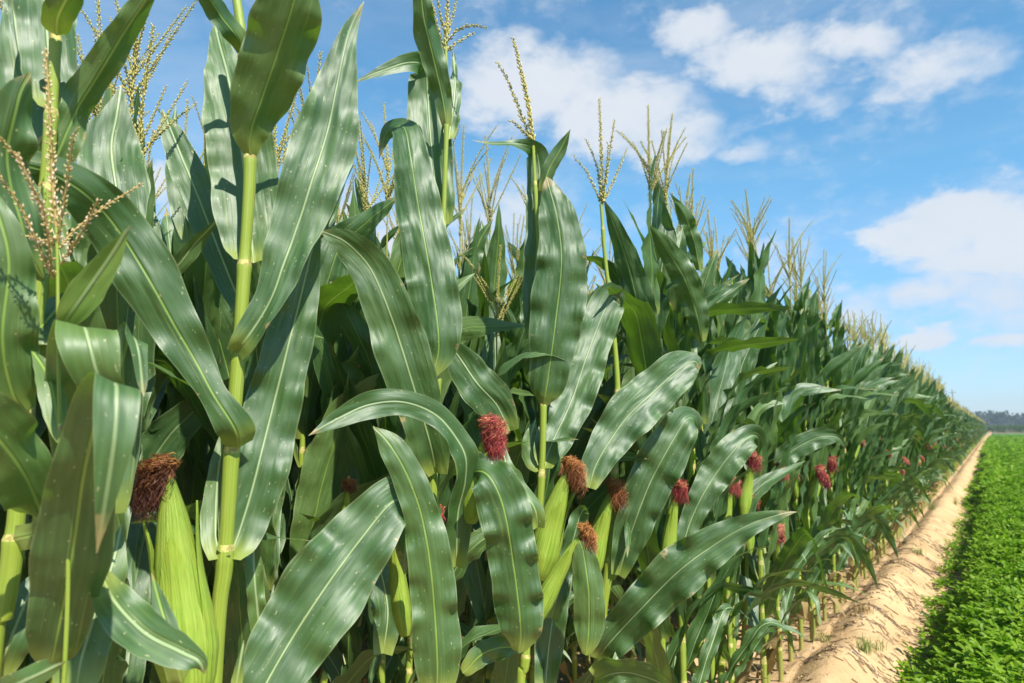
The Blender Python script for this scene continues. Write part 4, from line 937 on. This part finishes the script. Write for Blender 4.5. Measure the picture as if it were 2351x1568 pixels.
def describe(o, row, x, y, sp):
    if row == -1: return BETWEEN[y], 'corn plants at the near end of the front row'
    silk = SILKWORD[sp['ear'][0]] if sp['ear'] else None
    if row == 0 and y < 5.8:
        k = FRONT.index((x, y)); return ORD[k] + ' front-row corn plant past the slanting orange-silk ear, ' + (f'with {silk}' if silk else 'no ear showing'), 'front-row corn plants along the sandy ridge'
    if row == 0 and y < 12:
        return 'front-row corn plant farther along the sandy ridge, ' + (f'its ear tufted with {silk}' if silk else 'no ear showing'), 'front-row corn plants along the sandy ridge'
    if row == 0: return 'small distant corn plant in the front row far along the sandy ridge', 'distant front-row corn plants'
    if row == 1: return 'corn plant in the second row, standing in the gaps behind the front row', 'second-row corn plants'
    return 'corn plant deep in the field, only glimpsed behind the first two rows', 'corn plants deep in the field'
protos = {}
for i in near:
    row, x, y, a, b, c = SPOTS[i]; k = kind_for(row, a); sp = KINDS[k]
    if k not in protos: protos[k] = o = make_parts_plant(sp)
    else: o = copy_tree(protos[k])
    pose(o, row, x, y, b, c, sp); lb, gr = describe(o, row, x, y, sp); tag(o, lb, 'corn plant', gr)
mprotos = {}
for i in midl:
    row, x, y, a, b, c = SPOTS[i]; k = kind_for(row, a); sp = KINDS[k]
    if k not in mprotos: mprotos[k] = o = merged_plant(sp, 1).build('corn_plant', PM)
    else: o = mprotos[k].copy(); COL.objects.link(o)
    pose(o, row, x, y, b, c, sp); lb, gr = describe(o, row, x, y, sp); tag(o, lb, 'corn plant', gr)

def scatter(protos_arr, places):
    """places: (proto index, x, y, z, rot, scale) -> merged arrays"""
    Vs, Fs, Us, Ms, n = [], [], [], [], 0
    for (k, x, y, z, r, s) in places:
        V, F, UV, MI = protos_arr[k]; c, sn = math.cos(r), math.sin(r)
        W = np.empty_like(V); W[:, 0] = (V[:, 0] * c - V[:, 1] * sn) * s + x; W[:, 1] = (V[:, 0] * sn + V[:, 1] * c) * s + y; W[:, 2] = V[:, 2] * s + z
        Vs.append(W); Fs.append(F + n); Us.append(UV); Ms.append(MI); n += len(V)
    return np.concatenate(Vs), np.concatenate(Fs), np.concatenate(Us), np.concatenate(Ms)
def build_field():
    arr = [merged_plant(sp, 2, True).arrays() for sp in KINDS]
    pl = []
    for i, (row, x, y, a, b, c) in enumerate(SPOTS):
        if i in used: continue
        u, zc = view_xy(x, y)
        if zc < .2 and not (-1.6 < y < 0 and row > 2): continue
        if u > 1.0 or u < -1.35: continue
        s = .94 + .11 * b - (.03 if row else 0) - (.13 if y > 21 else 0)
        pl.append((kind_for(row, a), x, y, float(ground_h(x, y)), turn(row, b, c, KINDS[kind_for(row, a)]), s))
    V, F, UV, MI = scatter(arr, pl)
    o = mesh_object('corn_field', V, F, UV, MI, PM); tag(o, 'mass of distant corn filling the rest of the field', 'corn', None, 'stuff')
build_field()

# ------------------------------------------------------------------ peanut crop
def peanut_sprig(rr, n_leaf, size, lod=0):
    """a stem with four-leaflet leaves"""
    mb = MB()
    for q in range(n_leaf):
        a = rr.uniform(0, 6.28); l = rr.uniform(.03, .07); up = rr.uniform(.5, 1.1)
        base = np.zeros(3); tip = np.array([math.cos(a) * l, math.sin(a) * l, l * up])
        for (along, sgn) in ((.72, -1), (.72, 1), (1.0, -1), (1.0, 1)):
            p = base + (tip - base) * along; az = a + sgn * (1.15 if along < .9 else .45) + rr.uniform(-.2, .2); L = size * rr.uniform(.8, 1.2); W = L * .27
            el = rr.uniform(-.3, .85); d = np.array([math.cos(az) * math.cos(el), math.sin(az) * math.cos(el), math.sin(el)])
            w = unit(np.cross(d, [0, 0, 1])); nn = np.cross(w, d); w = unit(w + nn * rr.uniform(-.4, .4)); nn = np.cross(w, d); cup = W * rr.uniform(.15, .45)
            if lod == 0:
                V = [p, p + d * L * .3 - w * W * .8 + nn * cup, p + d * L * .3, p + d * L * .3 + w * W * .8 + nn * cup, p + d * L * .68 - w * W + nn * cup, p + d * L * .68 - nn * .002, p + d * L * .68 + w * W + nn * cup, p + d * L * .9 - w * W * .6 + nn * cup * .5, p + d * L * .9 + w * W * .6 + nn * cup * .5, p + d * L - nn * .004]
                F = [(0, 2, 1, 1), (0, 3, 2, 2), (1, 2, 5, 4), (2, 3, 6, 5), (4, 5, 9, 7), (5, 6, 8, 9)]
            else:
                V = [p, p + d * L * .6 - w * W + nn * cup, p + d * L, p + d * L * .6 + w * W + nn * cup]; F = [(0, 3, 2, 1)]
            mb.add(V, F, [(0, 0)] * len(V))
    return mb.arrays()
def build_peanuts():
    rr = random.Random(3)
    pro = [peanut_sprig(rr, 5, .037) for _ in range(14)] + [peanut_sprig(rr, 5, .058, 1) for _ in range(8)]
    def top(x, y):
        e = float(np.interp(y, [2.2, 3.0, 3.9, 6, 9], [-.33, -.41, -.34, -.26, -.23])) + .05 * (value_noise(np.array([y * 2.3]), np.array([.5]), 3)[0] - .5) * 2
        r = max(0., min(1., (x - e) / .14)); r = math.sin(r * math.pi / 2)
        row = .82 + .18 * math.cos((x - .15) / .9 * 2 * math.pi)
        return .30 * r * row + .10 * (value_noise(np.array([x * 5]), np.array([y * 5]), 8)[0] - .5) * r
    pl = []
    def fill(y0, y1, dens, x1f, lod):
        n = int(dens * (y1 - y0) * (x1f(y0) + x1f(y1)) / 2 + .33 * dens * (y1 - y0))
        for _ in range(n):
            y = rr.uniform(y0, y1); x = rr.uniform(-.45, x1f(y)); t = top(x, y)
            if t < .015 and rr.random() > .25: continue
            z = float(ground_h(x, y)) + t * rr.uniform(.62, 1.05)
            pl.append((rr.randrange(14) if lod == 0 else 14 + rr.randrange(8), x, y, z, rr.uniform(0, 6.28), rr.uniform(.8, 1.25)))
    fill(1.6, 6, 720, lambda y: .75, 0)
    fill(6, 14, 330, lambda y: 1.1, 0)
    fill(14, 34, 120, lambda y: 2.6, 1)
    fill(34, 90, 22, lambda y: 6.0, 1)
    for k in range(len(pl)):
        if pl[k][2] > 14: q = pl[k]; pl[k] = (*q[:5], q[5] * (1.5 if q[2] < 34 else 2.6))
    V, F, UV, MI = scatter(pro, pl)
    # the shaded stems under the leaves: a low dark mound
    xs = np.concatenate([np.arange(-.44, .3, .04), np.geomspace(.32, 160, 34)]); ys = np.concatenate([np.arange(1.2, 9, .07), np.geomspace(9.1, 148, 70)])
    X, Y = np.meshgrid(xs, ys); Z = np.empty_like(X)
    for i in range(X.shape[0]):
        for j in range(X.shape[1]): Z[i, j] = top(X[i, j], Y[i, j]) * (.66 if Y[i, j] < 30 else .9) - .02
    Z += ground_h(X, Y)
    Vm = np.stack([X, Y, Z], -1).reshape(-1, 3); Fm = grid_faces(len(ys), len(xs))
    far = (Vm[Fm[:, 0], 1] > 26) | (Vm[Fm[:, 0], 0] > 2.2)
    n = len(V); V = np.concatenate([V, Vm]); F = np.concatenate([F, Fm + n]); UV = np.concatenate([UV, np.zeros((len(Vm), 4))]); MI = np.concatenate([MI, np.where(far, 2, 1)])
    b = NB('peanut_far'); tc = b.node('ShaderNodeTexCoord').outputs['Object']
    n1 = b.noise(b.vmul(tc, (9, 2.2, 9)), 1.0, 4, .7).outputs['Fac']; n2 = b.noise(tc, .08, 3, .5).outputs['Fac']
    c = b.mix(b.rng(n1, .35, .65), (0.030, 0.110, 0.012), (0.070, 0.22, 0.022)); c = b.mix(b.math('MULTIPLY', b.rng(n2, .45, .7), .4), c, (0.09, 0.20, 0.03))
    mfar = b.plain(c, .7, b.bump(n1, .8, .1), .2)
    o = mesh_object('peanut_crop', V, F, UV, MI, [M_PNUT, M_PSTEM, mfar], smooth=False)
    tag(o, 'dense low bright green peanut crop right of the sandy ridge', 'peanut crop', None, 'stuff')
build_peanuts()

# ------------------------------------------------------------------ things on the sand
def build_straw():
    rr = random.Random(21); mb = MB()
    bands = [(rr.uniform(1.6, 9), rr.uniform(.03, .12)) for _ in range(24)]
    for k in range(2200):
        if rr.random() < .75:
            b, wd = rr.choice(bands); y = rr.gauss(b, wd)
        else: y = rr.uniform(1.3, 11)
        x = rr.uniform(-.95, -.24) if rr.random() < .75 else rr.uniform(-1.5, -.9)
        l = rr.uniform(.02, .11); a = rr.gauss(-.55, .5); pts = []
        for j in range(5):
            t = j / 4 - .5; xx = x + math.cos(a) * l * t; yy = y + math.sin(a) * l * t + .012 * math.sin(3 * t + k)
            pts.append((xx, yy, float(ground_h(xx, yy)) + .003 + .006 * rr.random()))
        tube(mb, pts, rr.uniform(.0012, .0030), 4, 1 if rr.random() < .10 else 0, cap=False)
    o = mb.build('dry_straw', [M_STRAW, M_PALE]); tag(o, 'scattered dry straw and rootlets washed over the sand', 'straw', None, 'stuff')
build_straw()
def build_clods():
    rr = random.Random(77); mb = MB()
    for k in range(2600):
        y = rr.uniform(1.2, 9); x = rr.uniform(-1.35, -.22); r = (.002 + .014 * rr.random() ** 5) + .002 * rr.random(); z = float(ground_h(x, y))
        v = [(x + r * a * rr.uniform(.7, 1.3), y + r * b * rr.uniform(.7, 1.3), z + r * .2 + r * .7 * c * rr.uniform(.5, .9)) for a, b, c in ((1, 0, 0), (0, 1, 0), (-1, 0, 0), (0, -1, 0), (0, 0, 1), (0, 0, -1))]
        mb.add(v, [(0, 1, 4), (1, 2, 4), (2, 3, 4), (3, 0, 4), (1, 0, 5), (2, 1, 5), (3, 2, 5), (0, 3, 5)], [(0, 0)] * 6)
    o = mb.build('soil_clods', [M_SOIL]); tag(o, 'crumbs and clods of sandy soil along the ridge', 'soil', None, 'stuff')
build_clods()
def weed(x, y, nb, h, label, mat=None, spread=.5):
    rr = random.Random(int(x * 1000 + y * 77)); mb = MB(); z = float(ground_h(x, y))
    for k in range(nb):
        a = rr.uniform(0, 6.28); l = h * rr.uniform(.5, 1.2); th1 = rr.uniform(.3, 2.0); p = np.array([rr.gauss(0, .025), rr.gauss(0, .025), -.003]); pts = [p.copy()]
        for j in range(6):
            th = th1 * (j / 5) * (.6 + spread); p = p + l / 6 * np.array([math.sin(th) * math.cos(a), math.sin(th) * math.sin(a), math.cos(th)]); pts.append(p.copy())
        pts = np.array(pts); T = unit(np.gradient(pts, axis=0)); N = transport(T, np.array([-math.cos(a), -math.sin(a), .2]))
        ribbon(mb, pts, N, np.array([.7, 1, 1, .8, .5, .05, .01])[:7] * rr.uniform(.0009, .0020), 3)
    o = mb.build('weed_tuft', mat or M_WEED); o.location = (x, y, z); tag(o, label, 'weed', 'weed tufts on the sandy ridge')
def on_ground(x, y):
    d = direction(x, y); p = CAM + d * ((CAM[2] - .10) / -d[2]); return p[0], p[1]
for (px, py, nb, h, lab, mt) in [
    (1985, 1500, 26, .09, 'nearest wispy grass tuft on the flank of the sandy ridge', None),
    (2010, 1480, 18, .07, 'small grass tuft just behind the nearest tuft on the ridge', None),
    (1985, 1425, 30, .06, 'half-dry grass tuft on top of the sandy ridge', M_DRYLEAF),
    (1890, 1450, 22, .08, 'green seedling tuft at the corn edge of the ridge', None),
    (2110, 1275, 26, .09, 'leafy green weed tuft midway along the ridge flank', None),
    (2150, 1290, 24, .07, 'dry brown weed tuft beside the leafy green one', M_DRYLEAF),
    (2140, 1180, 34, .16, 'taller weed tuft at the foot of the corn midway along the row', None),
    (2195, 1155, 26, .13, 'yellow-green weed tuft far along the sand strip', None),
    (2235, 1105, 24, .14, 'farthest weed tuft on the sand strip', None)]:
    gx, gy = on_ground(px, py); weed(gx, gy, int(nb * 2.2), h * 1.4, lab, mt)
def dead_stalk():
    gx, gy = on_ground(1742, 1555); z = float(ground_h(gx, gy)); r = empty('dead_stalk', (gx, gy, z), 'short broken brown dead corn stalk bent at the top, at the foot of the row', 'dead stalk')
    m = MB(); tube(m, [(0, 0, -.01), (-.01, .0, .05), (-.005, .01, .10)], [.009, .008, .007], 8); m.build('stub', M_DRYLEAF, r)
    m = MB(); tube(m, [(-.005, .01, .098), (.02, .012, .085), (.045, .015, .02)], [.007, .006, .004], 8); m.build('bent_top', M_DRYLEAF, r)
dead_stalk()

# ------------------------------------------------------------------ far things
def far_crown(mb, rr, x, y, h, w, leafsz, n, z0=0.0, flat=.55):
    cl = [(rr.gauss(0, .28) * w, rr.gauss(0, .28) * w, h * rr.uniform(.30, .90)) for _ in range(9)]
    c = np.array([cl[rr.randrange(9)] for _ in range(n)]); p = c + np.array([[rr.gauss(0, .16) * w, rr.gauss(0, .16) * w, rr.gauss(0, .11) * h] for _ in range(n)])
    p[:, 2] = np.clip(p[:, 2], .06 * h, h) + z0; p[:, 0] += x; p[:, 1] += y
    a = RNG.normal(size=(n, 3)); a = unit(a); b = unit(np.cross(a, RNG.normal(size=(n, 3))))
    sz = leafsz * RNG.uniform(.6, 1.4, (n, 1))
    V = np.stack([p + a * sz, p + b * sz * .7, p - a * sz, p - b * sz * .7], 1).reshape(-1, 3)
    mb.add(V, np.arange(4 * n).reshape(-1, 4), np.zeros((4 * n, 2)))
def far_woods():
    rr = random.Random(9); mb = MB()
    for row in range(3):
        x = -130.0
        while x < 240:
            h = rr.uniform(5.6, 8.2) ; far_crown(mb, rr, x, 345 + row * 9 + rr.uniform(-3, 3), h, rr.uniform(4.5, 6.5), .55, 260)
            tube(mb, [(x, 345 + row * 9, -.3), (x, 345 + row * 9, h * .6)], [.22, .12], 5, 1, cap=False)
            x += rr.uniform(3.2, 5.2)
    o = mb.build('far_woods', [M_TREE, M_WOOD], smooth=False); tag(o, 'far dark belt of trees along the horizon', 'woods', None, 'stuff')
far_woods()
def far_cornfield():
    rr = random.Random(10); mb = MB(); x = -12.0
    pl = []
    arr = [merged_plant(sp, 2, False, False).arrays() for sp in KINDS[:4]]
    for row in range(5):
        x = -20.0
        while x < 95:
            pl.append((rr.randrange(4), x, 156 + row * .8 + rr.uniform(-.15, .15), 0, rr.uniform(0, 6.28), rr.uniform(.80, .90))); x += rr.uniform(.24, .40)
    V, F, UV, MI = scatter(arr, pl)
    o = mesh_object('far_cornfield', V, F, UV, MI, PM); tag(o, 'dark strip of another cornfield across the far end', 'corn', None, 'stuff')
far_cornfield()
def utility_pole():
    base = P(2193, 985, 120.0); base[2] = 0
    r = empty('utility_pole', base, 'thin grey utility pole rising behind the far end of the corn', 'utility pole')
    H = P(2193, 893, 120.0)[2]
    m = MB(); tube(m, [(0, 0, -.3), (0, 0, H * .5), (0, 0, H)], [.11, .09, .07], 8); m.build('pole', M_WOOD, r)
    m = MB(); tube(m, [(-.5, -.12, H - .6), (0, -.12, H - .6), (.5, -.12, H - .6)], .05, 6); m.build('crossarm', M_WOOD, r)
    for sx in (-.42, 0, .42):
        m = MB(); tube(m, [(sx, -.12, H - .54), (sx, -.12, H - .44), (sx, -.12, H - .38)], [.04, .06, .03], 6); m.build('insulator', M_PALE, r)
utility_pole()

# ------------------------------------------------------------------ air
def build_haze():
    V = np.array([(x, y, z) for z in (-1.2, 24) for (x, y) in ((-460, -80), (460, -80), (460, 740), (-460, 740))], float)
    F = np.array([(0, 3, 2, 1), (4, 5, 6, 7), (0, 1, 5, 4), (1, 2, 6, 5), (2, 3, 7, 6), (3, 0, 4, 7)])
    m, N, K = new_mat('haze'); o_ = N.new('ShaderNodeOutputMaterial'); p = N.new('ShaderNodeVolumePrincipled')
    p.inputs['Color'].default_value = (.72, .82, .95, 1); p.inputs['Density'].default_value = .0009; p.inputs['Anisotropy'].default_value = .2
    K.new(p.outputs[0], o_.inputs['Volume'])
    o = mesh_object('haze', V, F, V[:, :2], np.zeros(6, int), m, smooth=False); tag(o, 'thin summer haze over the fields', 'haze', None, 'stuff')
build_haze()
